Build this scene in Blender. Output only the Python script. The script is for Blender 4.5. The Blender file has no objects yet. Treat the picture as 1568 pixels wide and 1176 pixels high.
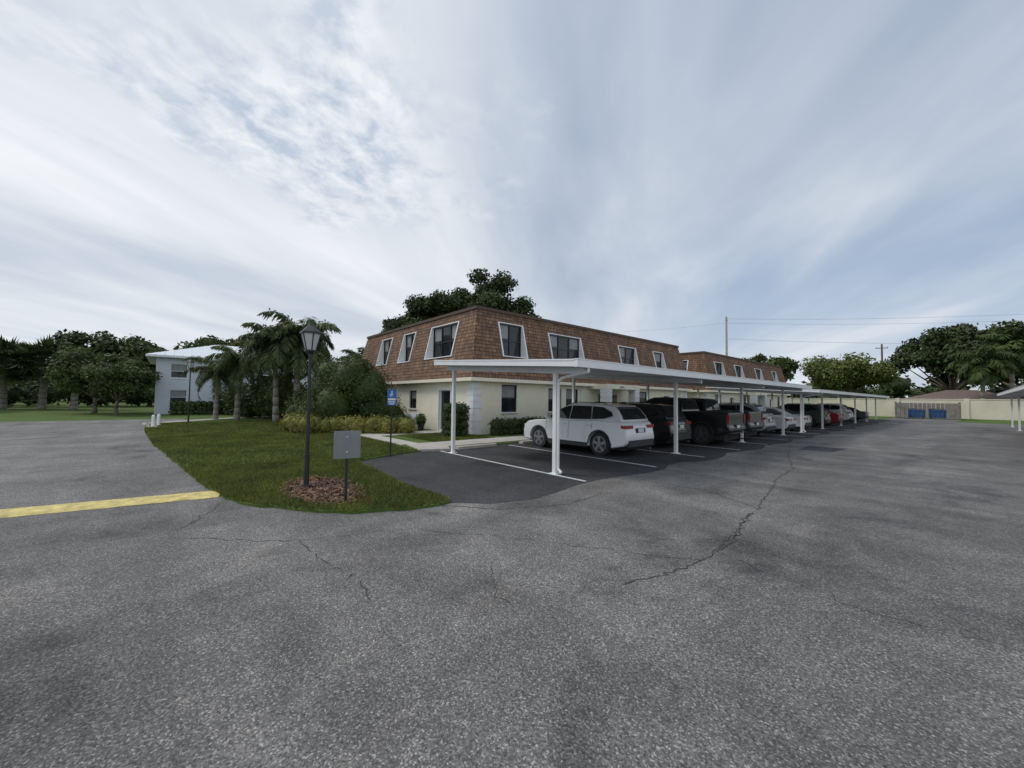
import bpy, bmesh, math, random
import numpy as np
from mathutils import Matrix, Vector
random.seed(7); np.random.seed(7)
scene=bpy.context.scene
COL=scene.collection
# ------------------------------------------------------------------ materials
def newmat(name):
    m=bpy.data.materials.new(name); m.use_nodes=True
    nt=m.node_tree; b=nt.nodes['Principled BSDF']
    return m,nt,b
def ramp(nt,fac,stops):
    r=nt.nodes.new('ShaderNodeValToRGB'); e=r.color_ramp.elements
    while len(e)<len(stops): e.new(0.5)
    for i,(p,c) in enumerate(stops):
        e[i].position=p; e[i].color=(c[0],c[1],c[2],1) if len(c)==3 else c
    nt.links.new(fac,r.inputs[0]); return r
def noise(nt,vec,scale,detail=4,rough=0.6,dist=0.0):
    n=nt.nodes.new('ShaderNodeTexNoise'); n.inputs['Scale'].default_value=scale
    n.inputs['Detail'].default_value=detail; n.inputs['Roughness'].default_value=rough
    n.inputs['Distortion'].default_value=dist
    if vec is not None: nt.links.new(vec,n.inputs['Vector'])
    return n
def mix(nt,fac,a,b,mode='MIX'):
    m=nt.nodes.new('ShaderNodeMix'); m.data_type='RGBA'; m.blend_type=mode
    for s,v in ((m.inputs[0],fac),(m.inputs[6],a),(m.inputs[7],b)):
        if isinstance(v,(int,float)): s.default_value=v
        elif isinstance(v,tuple): s.default_value=(v[0],v[1],v[2],1)
        else: nt.links.new(v,s)
    return m.outputs[2]
def mth(nt,op,a,b=None,c=None):
    m=nt.nodes.new('ShaderNodeMath'); m.operation=op
    for i,v in enumerate((a,b,c)):
        if v is None: continue
        if isinstance(v,(int,float)): m.inputs[i].default_value=v
        else: nt.links.new(v,m.inputs[i])
    return m.outputs[0]
def vdist(nt,vec,c):
    m=nt.nodes.new('ShaderNodeVectorMath'); m.operation='DISTANCE'; nt.links.new(vec,m.inputs[0]); m.inputs[1].default_value=c
    return m.outputs['Value']
def geo(nt):
    return nt.nodes.new('ShaderNodeNewGeometry').outputs['Position']
def mapping(nt,vec,scale=(1,1,1),rot=(0,0,0)):
    m=nt.nodes.new('ShaderNodeMapping'); m.inputs['Scale'].default_value=scale; m.inputs['Rotation'].default_value=rot
    nt.links.new(vec,m.inputs['Vector']); return m.outputs[0]
def bump(nt,b,h,strength=0.3,dist=0.02):
    n=nt.nodes.new('ShaderNodeBump'); n.inputs['Strength'].default_value=strength; n.inputs['Distance'].default_value=dist
    nt.links.new(h,n.inputs['Height']); nt.links.new(n.outputs[0],b.inputs['Normal'])
def simple(name,c,rough=0.6,metal=0.0,var=0.15,scale=3.0,bmp=0.0,coat=0.0,spec=0.5):
    m,nt,b=newmat(name)
    p=geo(nt); n=noise(nt,p,scale,3)
    n2=noise(nt,p,scale*9,2)
    s=mth(nt,'ADD',mth(nt,'MULTIPLY',n.outputs[0],0.7),mth(nt,'MULTIPLY',n2.outputs[0],0.3))
    lo=tuple(x*(1-var) for x in c); hi=tuple(min(1,x*(1+var)) for x in c)
    r=ramp(nt,s,[(0.3,lo),(0.7,hi)])
    nt.links.new(r.outputs[0],b.inputs['Base Color'])
    b.inputs['Roughness'].default_value=rough; b.inputs['Metallic'].default_value=metal
    b.inputs['Coat Weight'].default_value=coat; b.inputs['Coat Roughness'].default_value=0.04
    b.inputs['Specular IOR Level'].default_value=spec
    if bmp: bump(nt,b,n2.outputs[0],bmp,0.01)
    return m
def asphalt_mat(name,dark,light,stains=()):
    m,nt,b=newmat(name); p=geo(nt)
    big=noise(nt,mapping(nt,p,(0.55,0.16,1),(0,0,0.06)),0.8,3,0.6,0.8)
    streak=noise(nt,mapping(nt,p,(0.14,1.0,1),(0,0,0.25)),0.9,3,0.55,0.4)
    mid=noise(nt,p,1.7,5,0.68)
    fine=noise(nt,p,48,2,0.75)
    s=mth(nt,'ADD',mth(nt,'ADD',mth(nt,'MULTIPLY',big.outputs[0],0.42),mth(nt,'MULTIPLY',streak.outputs[0],0.34)),mth(nt,'MULTIPLY',mid.outputs[0],0.24))
    r=ramp(nt,s,[(0.38,dark),(0.5,tuple(a*.5+b_*.5 for a,b_ in zip(dark,light))),(0.60,light)])
    v=nt.nodes.new('ShaderNodeTexVoronoi'); v.inputs['Scale'].default_value=105; nt.links.new(p,v.inputs['Vector'])
    sepc=nt.nodes.new('ShaderNodeSeparateColor'); nt.links.new(v.outputs['Color'],sepc.inputs[0])
    spk=ramp(nt,sepc.outputs[0],[(0.0,(0.50,0.50,0.51)),(0.5,(0.86,0.86,0.86)),(0.85,(1.14,1.13,1.11)),(1.0,(2.2,2.16,2.1))])
    c=mix(nt,1.0,r.outputs[0],spk.outputs[0],'MULTIPLY')
    f=ramp(nt,fine.outputs[0],[(0.32,(0.60,0.60,0.60)),(0.68,(1.38,1.37,1.36))])
    c=mix(nt,1.0,c,f.outputs[0],'MULTIPLY')
    nb=noise(nt,p,0.45,5,0.72,1.0).outputs[0]
    bl=ramp(nt,nb,[(0.34,(0.58,0.58,0.59)),(0.45,(0.96,0.96,0.96)),(0.56,(1,1,1)),(0.66,(1.25,1.23,1.21))])
    c=mix(nt,1.0,c,bl.outputs[0],'MULTIPLY')
    if stains:
        wn=mid.outputs[0]
        for (cx_,cy_,rr,k) in stains:
            d=mth(nt,'ADD',vdist(nt,p,(cx_,cy_,0)),mth(nt,'MULTIPLY',wn,rr*1.4))
            st=ramp(nt,mth(nt,'DIVIDE',d,rr*2.2),[(0.45,(k,k,k)),(0.8,(1,1,1))])
            c=mix(nt,1.0,c,st.outputs[0],'MULTIPLY')
    nt.links.new(c,b.inputs['Base Color'])
    b.inputs['Roughness'].default_value=0.85; b.inputs['Specular IOR Level'].default_value=0.3
    h=mth(nt,'ADD',mth(nt,'MULTIPLY',v.outputs['Distance'],-0.8),fine.outputs[0])
    bump(nt,b,h,0.6,0.006)
    return m
M_asph=asphalt_mat('asphalt',(0.096,0.094,0.093),(0.222,0.217,0.210),[(-1.9,5.4,.7,.6),(-4.9,4.6,.9,.65),(-3.6,7.9,.8,.65),(-2.9,2.3,.5,.75),(1.2,5.2,1.3,.72),(0.2,9.2,1.4,.75)])
M_asphl=asphalt_mat('asphalt_worn',(0.135,0.133,0.130),(0.235,0.231,0.224))
M_asphd=asphalt_mat('asphalt_sealed',(0.036,0.038,0.043),(0.070,0.072,0.078),[(-8.5,8.4,.5,.5)])
def grass_mat(name,a,b_,c_):
    m,nt,b=newmat(name); p=geo(nt)
    n=noise(nt,p,0.6,5,0.65); n2=noise(nt,p,14,3,0.7)
    s=mth(nt,'ADD',mth(nt,'MULTIPLY',n.outputs[0],0.55),mth(nt,'MULTIPLY',n2.outputs[0],0.45))
    r=ramp(nt,s,[(0.32,a),(0.5,b_),(0.68,c_)])
    nt.links.new(r.outputs[0],b.inputs['Base Color']); b.inputs['Roughness'].default_value=0.9
    b.inputs['Specular IOR Level'].default_value=0.15
    bump(nt,b,n2.outputs[0],0.8,0.03); return m
M_grass=grass_mat('grass',(0.054,0.088,0.020),(0.088,0.135,0.032),(0.140,0.180,0.058))
def leaf_mat(name,c,tr=0.25,var=0.5,nscale=0.8):
    m,nt,b=newmat(name)
    at=nt.nodes.new('ShaderNodeAttribute'); at.attribute_name='shade'
    p=geo(nt); n=noise(nt,p,nscale,2)
    base=ramp(nt,n.outputs[0],[(0.3,tuple(x*(1-var*.5) for x in c)),(0.7,(c[0]*(1+var*.8),c[1]*(1+var*.5),c[2]*(1+var*.2)))])
    col=mix(nt,1.0,base.outputs[0],at.outputs['Color'],'MULTIPLY')
    nt.links.new(col,b.inputs['Base Color']); b.inputs['Roughness'].default_value=0.6
    b.inputs['Specular IOR Level'].default_value=0.25
    if tr>0:
        t=nt.nodes.new('ShaderNodeBsdfTranslucent'); nt.links.new(col,t.inputs[0])
        ms=nt.nodes.new('ShaderNodeMixShader'); ms.inputs[0].default_value=tr
        out=nt.nodes['Material Output']
        nt.links.new(b.outputs[0],ms.inputs[1]); nt.links.new(t.outputs[0],ms.inputs[2]); nt.links.new(ms.outputs[0],out.inputs[0])
    return m
L_dark=leaf_mat('foliage_dark',(0.050,0.077,0.028),0)
L_mid=leaf_mat('foliage_mid',(0.066,0.100,0.033),.15)
L_light=leaf_mat('foliage_light',(0.120,0.160,0.050),.15)
L_palm=leaf_mat('foliage_palm',(0.088,0.125,0.050))
L_yel=leaf_mat('foliage_croton',(0.19,0.215,0.055),.15,var=0.8,nscale=2.2)
L_blade=leaf_mat('grass_blade',(0.110,0.160,0.042),0.25,var=0.6)
M_bark=simple('bark',(0.16,0.13,0.10),0.9,var=0.35,scale=4,bmp=0.6)
M_barkp=simple('bark_palm',(0.25,0.23,0.20),0.9,var=0.3,scale=6,bmp=0.5)
M_white=simple('white_paint',(0.82,0.83,0.84),0.4,var=0.06)
M_whitem=simple('white_metal',(0.70,0.72,0.74),0.45,var=0.12,scale=1.2)
M_whiteline=simple('line_paint',(0.60,0.61,0.62),0.7,var=0.35,scale=12)
M_cream=simple('stucco_cream',(0.82,0.78,0.635),0.9,var=0.07,scale=1.0,bmp=0.25)
M_quoin=simple('quoin_paint',(0.78,0.81,0.84),0.8,var=0.05)
M_wallc=simple('wall_cream',(0.70,0.65,0.52),0.9,var=0.12,scale=0.8,bmp=0.2)
M_conc=simple('concrete',(0.46,0.43,0.385),0.9,var=0.18,scale=2,bmp=0.3)
M_yellow=simple('yellow_paint',(0.60,0.49,0.18),0.8,var=0.45,scale=6,bmp=0.3)
M_black=simple('black_metal',(0.022,0.023,0.025),0.4,var=0.2)
M_rubber=simple('rubber',(0.025,0.025,0.026),0.85,var=0.2)
M_rim=simple('rim',(0.35,0.36,0.38),0.3,0.8,var=0.1)
M_dplastic=simple('dark_plastic',(0.04,0.042,0.045),0.6,var=0.1)
M_mulch=simple('mulch',(0.12,0.075,0.05),0.95,var=0.5,scale=14,bmp=1.0)
M_signback=simple('sign_back',(0.24,0.25,0.26),0.5,0.3,var=0.15)
M_blue=simple('sign_blue',(0.03,0.16,0.50),0.5,var=0.05)
M_bin=simple('dumpster_blue',(0.03,0.09,0.22),0.6,var=0.3)
M_wood=simple('fence_wood',(0.22,0.205,0.18),0.9,var=0.4,scale=3,bmp=0.4)
M_crack=simple('crack',(0.048,0.047,0.046),0.95,var=0.4,scale=8)
M_capbr=simple('roof_cap',(0.085,0.052,0.035),0.7,var=0.2)
M_roofflat=simple('roof_flat',(0.3,0.29,0.28),0.9)
M_hwall=simple('siding_white',(0.60,0.65,0.72),0.8,var=0.05)
M_hroof=simple('metal_roof',(0.72,0.77,0.81),0.45,var=0.06)
M_terra=simple('terracotta_roof',(0.17,0.13,0.11),0.9,var=0.3)
M_blind=simple('window_blind',(0.26,0.27,0.28),0.8,var=0.25)
M_red=simple('tail_light',(0.30,0.015,0.015),0.2,var=0.1,coat=1)
M_lens=simple('lamp_glass',(0.55,0.56,0.55),0.15,var=0.05)
M_chip=leaf_mat('mulch_chip',(0.15,0.09,0.06),0.0)
def glass_mat(name,c=(0.012,0.014,0.016),r=0.06):
    m,nt,b=newmat(name); n=noise(nt,geo(nt),1.5,2)
    rr=ramp(nt,n.outputs[0],[(0.3,c),(0.7,tuple(x*2.2 for x in c))]); nt.links.new(rr.outputs[0],b.inputs['Base Color'])
    b.inputs['Roughness'].default_value=r; return m
M_glass=glass_mat('window_glass'); M_cglass=glass_mat('car_glass',(0.010,0.012,0.013),0.03)
def shingle_mat():
    m,nt,b=newmat('roof_shingle')
    uv=nt.nodes.new('ShaderNodeUVMap').outputs[0]
    br=nt.nodes.new('ShaderNodeTexBrick'); nt.links.new(uv,br.inputs['Vector'])
    br.inputs['Scale'].default_value=1; br.inputs['Brick Width'].default_value=0.26; br.inputs['Row Height'].default_value=0.19
    br.inputs['Mortar Size'].default_value=0.014; br.inputs['Mortar Smooth'].default_value=0.3; br.offset=0.37; br.squash=0.8; br.squash_frequency=3
    br.inputs['Color1'].default_value=(0.275,0.160,0.095,1); br.inputs['Color2'].default_value=(0.155,0.090,0.056,1); br.inputs['Mortar'].default_value=(0.05,0.030,0.020,1)
    n=noise(nt,uv,0.7,5,0.7); n2=noise(nt,mapping(nt,uv,(7,0.7,1)),1.0,3)
    f=ramp(nt,n.outputs[0],[(0.3,(0.62,0.63,0.67)),(0.7,(1.22,1.2,1.17))])
    g=ramp(nt,n2.outputs[0],[(0.3,(0.64,0.65,0.69)),(0.7,(1.24,1.22,1.2))])
    c=mix(nt,1.0,br.outputs[0],f.outputs[0],'MULTIPLY'); c=mix(nt,1.0,c,g.outputs[0],'MULTIPLY')
    nt.links.new(c,b.inputs['Base Color']); b.inputs['Roughness'].default_value=0.9
    sx=nt.nodes.new('ShaderNodeSeparateXYZ'); nt.links.new(uv,sx.inputs[0])
    fr=mth(nt,'FRACT',mth(nt,'DIVIDE',sx.outputs[1],0.19))
    h=mth(nt,'ADD',mth(nt,'MULTIPLY',fr,-1.0),mth(nt,'MULTIPLY',br.outputs['Fac'],-0.8))
    bump(nt,b,h,0.9,0.03); return m
M_shing=shingle_mat()
def paint(name,c,coat=1.0):
    return simple(name,c,0.35,var=0.03,coat=coat)
P_white=paint('car_paint_white',(0.74,0.75,0.76)); P_black=paint('car_paint_black',(0.012,0.012,0.014))
P_silver=paint('car_paint_silver',(0.42,0.43,0.45)); P_red=paint('car_paint_red',(0.28,0.02,0.02)); P_grey=paint('car_paint_grey',(0.05,0.055,0.06))
# ------------------------------------------------------------------ mesh builder
class MB:
    def __init__(s): s.v=[];s.f=[];s.m=[];s.mats=[];s.uv=[]
    def mi(s,m):
        if m not in s.mats: s.mats.append(m)
        return s.mats.index(m)
    def face(s,pts,m,uv=None):
        i=len(s.v); s.v+= [tuple(p) for p in pts]; s.f.append(tuple(range(i,i+len(pts)))); s.m.append(s.mi(m))
        s.uv.append(uv if uv else [(0,0)]*len(pts))
    def box(s,a,b,m,T=None):
        x0,y0,z0=a;x1,y1,z1=b
        c=[(x0,y0,z0),(x1,y0,z0),(x1,y1,z0),(x0,y1,z0),(x0,y0,z1),(x1,y0,z1),(x1,y1,z1),(x0,y1,z1)]
        if T: c=[tuple(T@Vector(p)) for p in c]
        i=len(s.v); s.v+=c
        for q in ((0,3,2,1),(4,5,6,7),(0,1,5,4),(1,2,6,5),(2,3,7,6),(3,0,4,7)):
            s.f.append(tuple(i+k for k in q)); s.m.append(s.mi(m)); s.uv.append([(0,0)]*4)
    def cyl(s,p0,p1,r0,r1,m,n=10,cap=True):
        p0=Vector(p0);p1=Vector(p1);d=(p1-p0)
        if d.length<1e-6: return
        q=d.to_track_quat('Z','Y'); i=len(s.v)
        for p,r in ((p0,r0),(p1,r1)):
            for k in range(n):
                a=2*math.pi*k/n; s.v.append(tuple(p+q@Vector((r*math.cos(a),r*math.sin(a),0))))
        for k in range(n):
            s.f.append((i+k,i+(k+1)%n,i+n+(k+1)%n,i+n+k)); s.m.append(s.mi(m)); s.uv.append([(0,0)]*4)
        if cap:
            s.f.append(tuple(i+n-1-k for k in range(n))); s.m.append(s.mi(m)); s.uv.append([(0,0)]*n)
            s.f.append(tuple(i+n+k for k in range(n))); s.m.append(s.mi(m)); s.uv.append([(0,0)]*n)
    def tube(s,pts,rs,m,n=8):
        for k in range(len(pts)-1): s.cyl(pts[k],pts[k+1],rs[k],rs[k+1],m,n,cap=True)
    def prism(s,poly,y0,y1,m,yf=None):
        n=len(poly); i=len(s.v)
        for p in poly: s.v.append((p[0],(y0 if yf is None else -yf(p[1])),p[1]))
        for p in poly: s.v.append((p[0],(y1 if yf is None else yf(p[1])),p[1]))
        s.f.append(tuple(range(i,i+n))); s.f.append(tuple(range(i+2*n-1,i+n-1,-1)))
        s.m+= [s.mi(m)]*2; s.uv+=[[(0,0)]*n]*2
        for k in range(n):
            s.f.append((i+k,i+n+k,i+n+(k+1)%n,i+(k+1)%n)); s.m.append(s.mi(m)); s.uv.append([(0,0)]*4)
    def obj(s,name,parent=None,smooth=True,bevel=0,recalc=True):
        me=bpy.data.meshes.new(name); me.from_pydata(s.v,[],s.f)
        for m in s.mats: me.materials.append(m)
        me.polygons.foreach_set('material_index',s.m)
        ul=me.uv_layers.new(name='UVMap'); flat=[c for f in s.uv for p in f for c in p]
        ul.data.foreach_set('uv',flat)
        me.update()
        if recalc:
            bm=bmesh.new(); bm.from_mesh(me); bmesh.ops.recalc_face_normals(bm,faces=bm.faces); bm.to_mesh(me); bm.free()
        if smooth:
            me.polygons.foreach_set('use_smooth',[True]*len(me.polygons)); me.set_sharp_from_angle(angle=math.radians(35))
        o=bpy.data.objects.new(name,me); COL.objects.link(o)
        if parent: o.parent=parent
        if bevel:
            b=o.modifiers.new('bevel','BEVEL'); b.width=bevel; b.segments=3; b.limit_method='ANGLE'; b.angle_limit=math.radians(28)
        return o
def empty(name,loc=(0,0,0),rz=0):
    e=bpy.data.objects.new(name,None); e.location=loc; e.rotation_euler=(0,0,rz); COL.objects.link(e); e.empty_display_size=0.3; return e
def flat(name,pts,z,m):
    mb=MB(); mb.face([(x,y,z) for x,y in pts],m); o=mb.obj(name,smooth=False,recalc=False)
    if o.data.polygons[0].normal.z<0:
        o.data.flip_normals()
    return o
def slab(name,pts,z0,z1,m,bev=0.03):
    a=sum(pts[i][0]*pts[(i+1)%len(pts)][1]-pts[(i+1)%len(pts)][0]*pts[i][1] for i in range(len(pts)))
    if a<0: pts=pts[::-1]
    mb=MB(); n=len(pts)
    mb.face([(x,y,z1) for x,y in pts],m)
    for i in range(n):
        p=pts[i];q=pts[(i+1)%n]; mb.face([(p[0],p[1],z0),(q[0],q[1],z0),(q[0],q[1],z1),(p[0],p[1],z1)],m)
    return mb.obj(name,smooth=False,recalc=False)
# ------------------------------------------------------------------ foliage
def quads_obj(name,V,F4,shade,mats,mi,extra=None,parent=None):
    nq=len(V)//4
    verts=V
    faces_extra=[];mi_extra=[]
    if extra:
        off=len(V); verts=np.vstack([V,np.array(extra.v,dtype=float).reshape(-1,3)])
        remap=[]
        mats=list(mats)
        for em in extra.mats:
            if em not in mats: mats.append(em)
            remap.append(mats.index(em))
        faces_extra=[tuple(off+i for i in f) for f in extra.f]; mi_extra=[remap[k] for k in extra.m]
    me=bpy.data.meshes.new(name)
    tot_loops=nq*4+sum(len(f) for f in faces_extra)
    me.vertices.add(len(verts)); me.vertices.foreach_set('co',verts.astype(np.float32).ravel())
    me.loops.add(tot_loops)
    li=np.concatenate([np.arange(nq*4),np.array([i for f in faces_extra for i in f],dtype=int)]).astype(np.int32)
    me.loops.foreach_set('vertex_index',li)
    me.polygons.add(nq+len(faces_extra))
    tots=np.concatenate([np.full(nq,4),np.array([len(f) for f in faces_extra],dtype=int)]).astype(np.int32)
    starts=np.concatenate([[0],np.cumsum(tots)[:-1]]).astype(np.int32)
    me.polygons.foreach_set('loop_start',starts)
    try: me.polygons.foreach_set('loop_total',tots)
    except Exception: pass
    for m in mats: me.materials.append(m)
    me.polygons.foreach_set('material_index',np.concatenate([np.asarray(mi),np.array(mi_extra,dtype=int)]).astype(np.int32))
    me.update(calc_edges=True); me.validate()
    ca=me.color_attributes.new('shade','FLOAT_COLOR','POINT')
    sh=np.ones((len(verts),4),dtype=np.float32); sh[:len(V),:3]=shade; sh[len(V):,:3]=.8
    ca.data.foreach_set('color',sh.ravel())
    o=bpy.data.objects.new(name,me); COL.objects.link(o)
    if parent: o.parent=parent
    return o
def leaves(C,R,n,size,rng,flat=0.0,aspect=0.55,shell=0.45):
    C=np.asarray(C,float);R=np.asarray(R,float)
    if R.ndim==1: R=np.repeat(R[:,None],3,1)
    w=(R[:,0]*R[:,2]); w=w/w.sum()
    idx=rng.choice(len(C),n,p=w)
    d=rng.normal(size=(n,3)); d/=np.linalg.norm(d,axis=1)[:,None]
    rad=1-shell*rng.random(n)**1.5+0.12*rng.normal(size=n)
    P=C[idx]+d*R[idx]*rad[:,None]
    nr=d*0.7+rng.normal(size=(n,3))*0.8; nr[:,2]+=flat; nr/=np.linalg.norm(nr,axis=1)[:,None]
    t=np.cross(nr,rng.normal(size=(n,3))); t/=np.linalg.norm(t,axis=1)[:,None]; b=np.cross(nr,t)
    s=size*(0.6+0.8*rng.random(n))[:,None]
    V=np.stack([P+t*s,P+b*s*aspect+t*s*.15,P-t*s,P-b*s*aspect+t*s*.15],1).reshape(-1,3)
    cl=0.7+0.6*rng.random(len(C))
    sh=(cl[idx]*(0.6+0.8*rng.random(n)))[:,None]*np.array([[1,1,1]])
    sh[:,0]*=0.85+0.4*rng.random(n)
    return V,np.repeat(sh,4,0)
def core_blob(mb,c,r,m,rng,k=0.62):
    ph=6;th=8;i=len(mb.v)
    for a in range(ph+1):
        for b in range(th):
            f=math.pi*a/ph;t=2*math.pi*b/th;rr=k*(0.85+0.3*rng.random())
            mb.v.append((c[0]+r[0]*rr*math.sin(f)*math.cos(t),c[1]+r[1]*rr*math.sin(f)*math.sin(t),c[2]+r[2]*rr*math.cos(f)))
    for a in range(ph):
        for b in range(th):
            mb.f.append((i+a*th+b,i+(a+1)*th+b,i+(a+1)*th+(b+1)%th,i+a*th+(b+1)%th)); mb.m.append(mb.mi(m)); mb.uv.append([(0,0)]*4)
def make_tree(name,x,y,h,cr,cz,m,nc=26,nl=9000,ls=0.3,tr=0.25,seed=1,crz=None,off=(0,0),core=True,z0=0.0,lobes=None,clr=0.30):
    rng=np.random.default_rng(seed); crz=crz or (h-cz)/2
    cc=np.array([x+off[0],y+off[1],h-crz])
    C=[];R=[]
    lob=lobes or [(0,0,0,1.0)]
    for k in range(nc):
        lx,ly,lz,lsz=lob[k%len(lob)]
        d=rng.normal(size=3); d/=np.linalg.norm(d); q=rng.random()**0.4*0.86
        rr=cr*lsz*clr*(0.65+0.75*rng.random())
        C.append(cc+np.array([lx,ly,lz])+d*q*np.array([cr*lsz,cr*lsz,crz*lsz])); R.append([rr,rr,rr*0.72])
    C=np.array(C);R=np.array(R)
    V,S=leaves(C,R,nl,ls,rng,0.3)
    mb=MB(); base=Vector((x,y,z0-0.1)); fork=Vector((x+off[0]*.3,y+off[1]*.3,max(cz*0.75,0.3)))
    mid=base.lerp(fork,0.5)+Vector((rng.normal()*.1,rng.normal()*.1,0))
    mb.tube([base,mid,fork],[tr*1.25,tr,tr*.85],M_bark,10)
    for k in range(min(nc,16)):
        e=Vector(C[k]); md=fork.lerp(e,0.5)+Vector((0,0,-0.05*cr))
        mb.tube([fork,md,e],[tr*.55,tr*.32,tr*.1],M_bark,6)
    if core:
        for c,r in zip(C,R): core_blob(mb,c,r,m,rng,.55)
    return quads_obj(name,V,None,S,[m],np.zeros(len(V)//4),mb)
def make_bush(name,C,R,nl,ls,m,seed=1,core=True):
    rng=np.random.default_rng(seed); C=np.array(C,float);R=np.array(R,float)
    if R.ndim==1: R=np.stack([R,R,R],1)
    V,S=leaves(C,R,nl,ls,rng,0.3); V[:,2]=np.maximum(V[:,2],0.03)
    mb=MB()
    if core:
        for c,r in zip(C,R): core_blob(mb,c,r,m,rng,0.8)
    return quads_obj(name,V,None,S,[m],np.zeros(len(V)//4),mb if core else None)
def make_palm(name,x,y,h,fl,nf,seed,droop=1.0,tr=0.16,lean=(0,0),fan=False,m=None,leafl=0.5,wl=1.0):
    m=m or L_palm
    rng=np.random.default_rng(seed); mb=MB()
    top=np.array([x+lean[0],y+lean[1],h])
    pts=[];rs=[]
    for k in range(9):
        t=k/8; pts.append((x+lean[0]*t**1.5,y+lean[1]*t**1.5,h*t-0.05)); rs.append(tr*(1.25-0.5*t+(0.15 if k%2 else 0)))
    mb.tube(pts,rs,M_barkp,10)
    mb.cyl(top-np.array([0,0,.1]),top+np.array([0,0,.7]),tr*.8,tr*.3,m,8)
    V=[];S=[]
    for f in range(nf):
        az=2*math.pi*(f*0.381966)+rng.random()*.4; el=math.radians(80-115*(f/nf)+rng.normal()*6)
        L=fl*(0.85+0.3*rng.random()); dx,dy=math.cos(az),math.sin(az)
        p=top.copy()+np.array([0,0,.3]); seg=14; prev=p
        ang=el; sh=0.7+0.6*rng.random()
        if fan:
            q=p+np.array([dx*math.cos(el),dy*math.cos(el),math.sin(el)])*L*0.55
            mb.cyl(p,q,.02,.015,m,4,False)
            ax=np.array([dx*math.cos(el),dy*math.cos(el),math.sin(el)]); sd=np.array([-dy,dx,0.0])
            for a in np.linspace(-1.9,1.9,24):
                dd=ax*math.cos(a)+sd*math.sin(a); e=q+dd*L*0.5+np.array([0,0,-.18*L*rng.random()-0.05])
                w=np.cross(dd,[0,0,1]); w/=np.linalg.norm(w)+1e-6; w*=.035*L
                md=(q+e)/2; V+= [q,md+w,e,md-w]; S+=[sh]*4
            continue
        for sgi in range(seg):
            t=(sgi+1)/seg; ang=el-droop*1.75*t**1.3
            d=np.array([dx*math.cos(ang),dy*math.cos(ang),math.sin(ang)]); p=prev+d*L/seg
            mb.cyl(prev,p,.03*(1-t*.8),.03*(1-t),m,4,False)
            side=np.array([-dy,dx,0.0])
            for sgn in (-1,1):
                for j in range(4):
                    o=prev+(p-prev)*(j/4+rng.random()*.2)
                    l=leafl*math.sin(math.pi*min(1,.18+.8*t))**.6*(0.8+.4*rng.random())*(fl/2.2)
                    dirl=side*sgn*(.75)+d*0.5+np.array([0,0,rng.normal()*.4-.5]); dirl/=np.linalg.norm(dirl)
                    e=o+dirl*l+np.array([0,0,-.3*l]); md=o+dirl*l*.5
                    w=d*0.034*wl*(fl/2.2)*1.3; V+=[o,md+w,e,md-w]; s_=sh*(0.75+.5*rng.random()); S+=[s_]*4
            prev=p
    V=np.array(V); S=np.array(S)[:,None]*np.ones((1,3))
    return quads_obj(name,V,None,S,[m],np.zeros(len(V)//4),mb)
# ------------------------------------------------------------------ ground
flat('ground',[(-700,-700),(700,-700),(700,700),(-700,700)],0.0,M_grass)
flat('parking_lot_asphalt',[(-38.3,-80),(60,-80),(60,57),(2.3,57.5),(-0.6,58.8),(-0.6,70.2),(-6,70.2),(-6,58.5),(-12.2,58.5),(-60,58.5),(-60,20),(-38.3,8),(-36.9,-1)],0.004,M_asph)
rb=random.Random(3)
flat('driveway_asphalt',[(-38.25,1),(-38.25,-60),(-19.5,-60),(-8.75,1.3),(-12,1.2),(-31,0.4)],0.0065,M_asphl)
edge=[(-5.3+0.18*math.sin(i*1.3)+rb.uniform(-.08,.08),4.2+i*0.8) for i in range(68)]
flat('parking_bay_asphalt',[(-12.0,58),(-12.0,6.6),(-11.2,3.7),(-9.3,3.6),(-7.4,3.5),(-6.0,3.55)]+edge,0.008,M_asphd)
island=[(-31.6,-0.95),(-28.8,-.87),(-25.4,-.76),(-18.8,-.33),(-13.52,.22),(-9.87,.57),(-8.41,.80),(-7.66,1.08),(-6.92,1.54),(-6.22,2.20),(-5.86,2.9),(-5.74,3.45),(-5.85,3.72),(-6.3,3.76),(-7.47,3.66),(-9.10,3.80),(-11.01,3.94),(-11.5,5.0),(-11.95,6.5),(-12.0,61.5),(-62,61.5),(-62,6),(-37.5,4.0),(-36.2,3.3)]
def jitter(pts,step=0.2,amp=0.035):
    out=[]
    for i in range(len(pts)):
        a=Vector(pts[i]);b=Vector(pts[(i+1)%len(pts)]); L=(b-a).length
        n=max(1,int(L/step)) if L<8 else 1
        for k in range(n):
            p=a.lerp(b,k/n); out.append((p.x+rb.uniform(-amp,amp),p.y+rb.uniform(-amp,amp)))
    return out
islj=jitter(island)
slab('lawn',islj,0.0,0.04,M_grass)
slab('sidewalk',[(-28.0,-0.80),(-32.2,-1.1),(-37.2,3.6),(-40,8.5),(-38.6,8.5),(-36.4,4.3),(-31.7,-0.45),(-28,-0.35)],0.0,0.075,M_conc)
slab('sidewalk',[(-11.95,6.35),(-13.6,6.7),(-13.6,34.5),(-12.2,34.5),(-12.2,7.6),(-11.55,7.3)],0.0,0.075,M_conc)
slab('sidewalk',[(-13.6,7.2),(-17.2,7.2),(-17.2,8.2),(-17.2,10.85),(-18.6,10.85),(-18.6,6.5),(-13.6,6.5)],0.0,0.072,M_conc)
mb=MB()
a=Vector((-11.15,-12.0,0));b=Vector((-8.95,0.78,0)); d=(b-a).normalized(); n=Vector((d.y,-d.x,0))
prof=[(-.30,.0075),(-.25,.022),(0,.028),(.25,.022),(.30,.0075)]
K=120
J=[[rb.uniform(-.02,.02) for j in range(5)] for k in range(K+1)]
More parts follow.
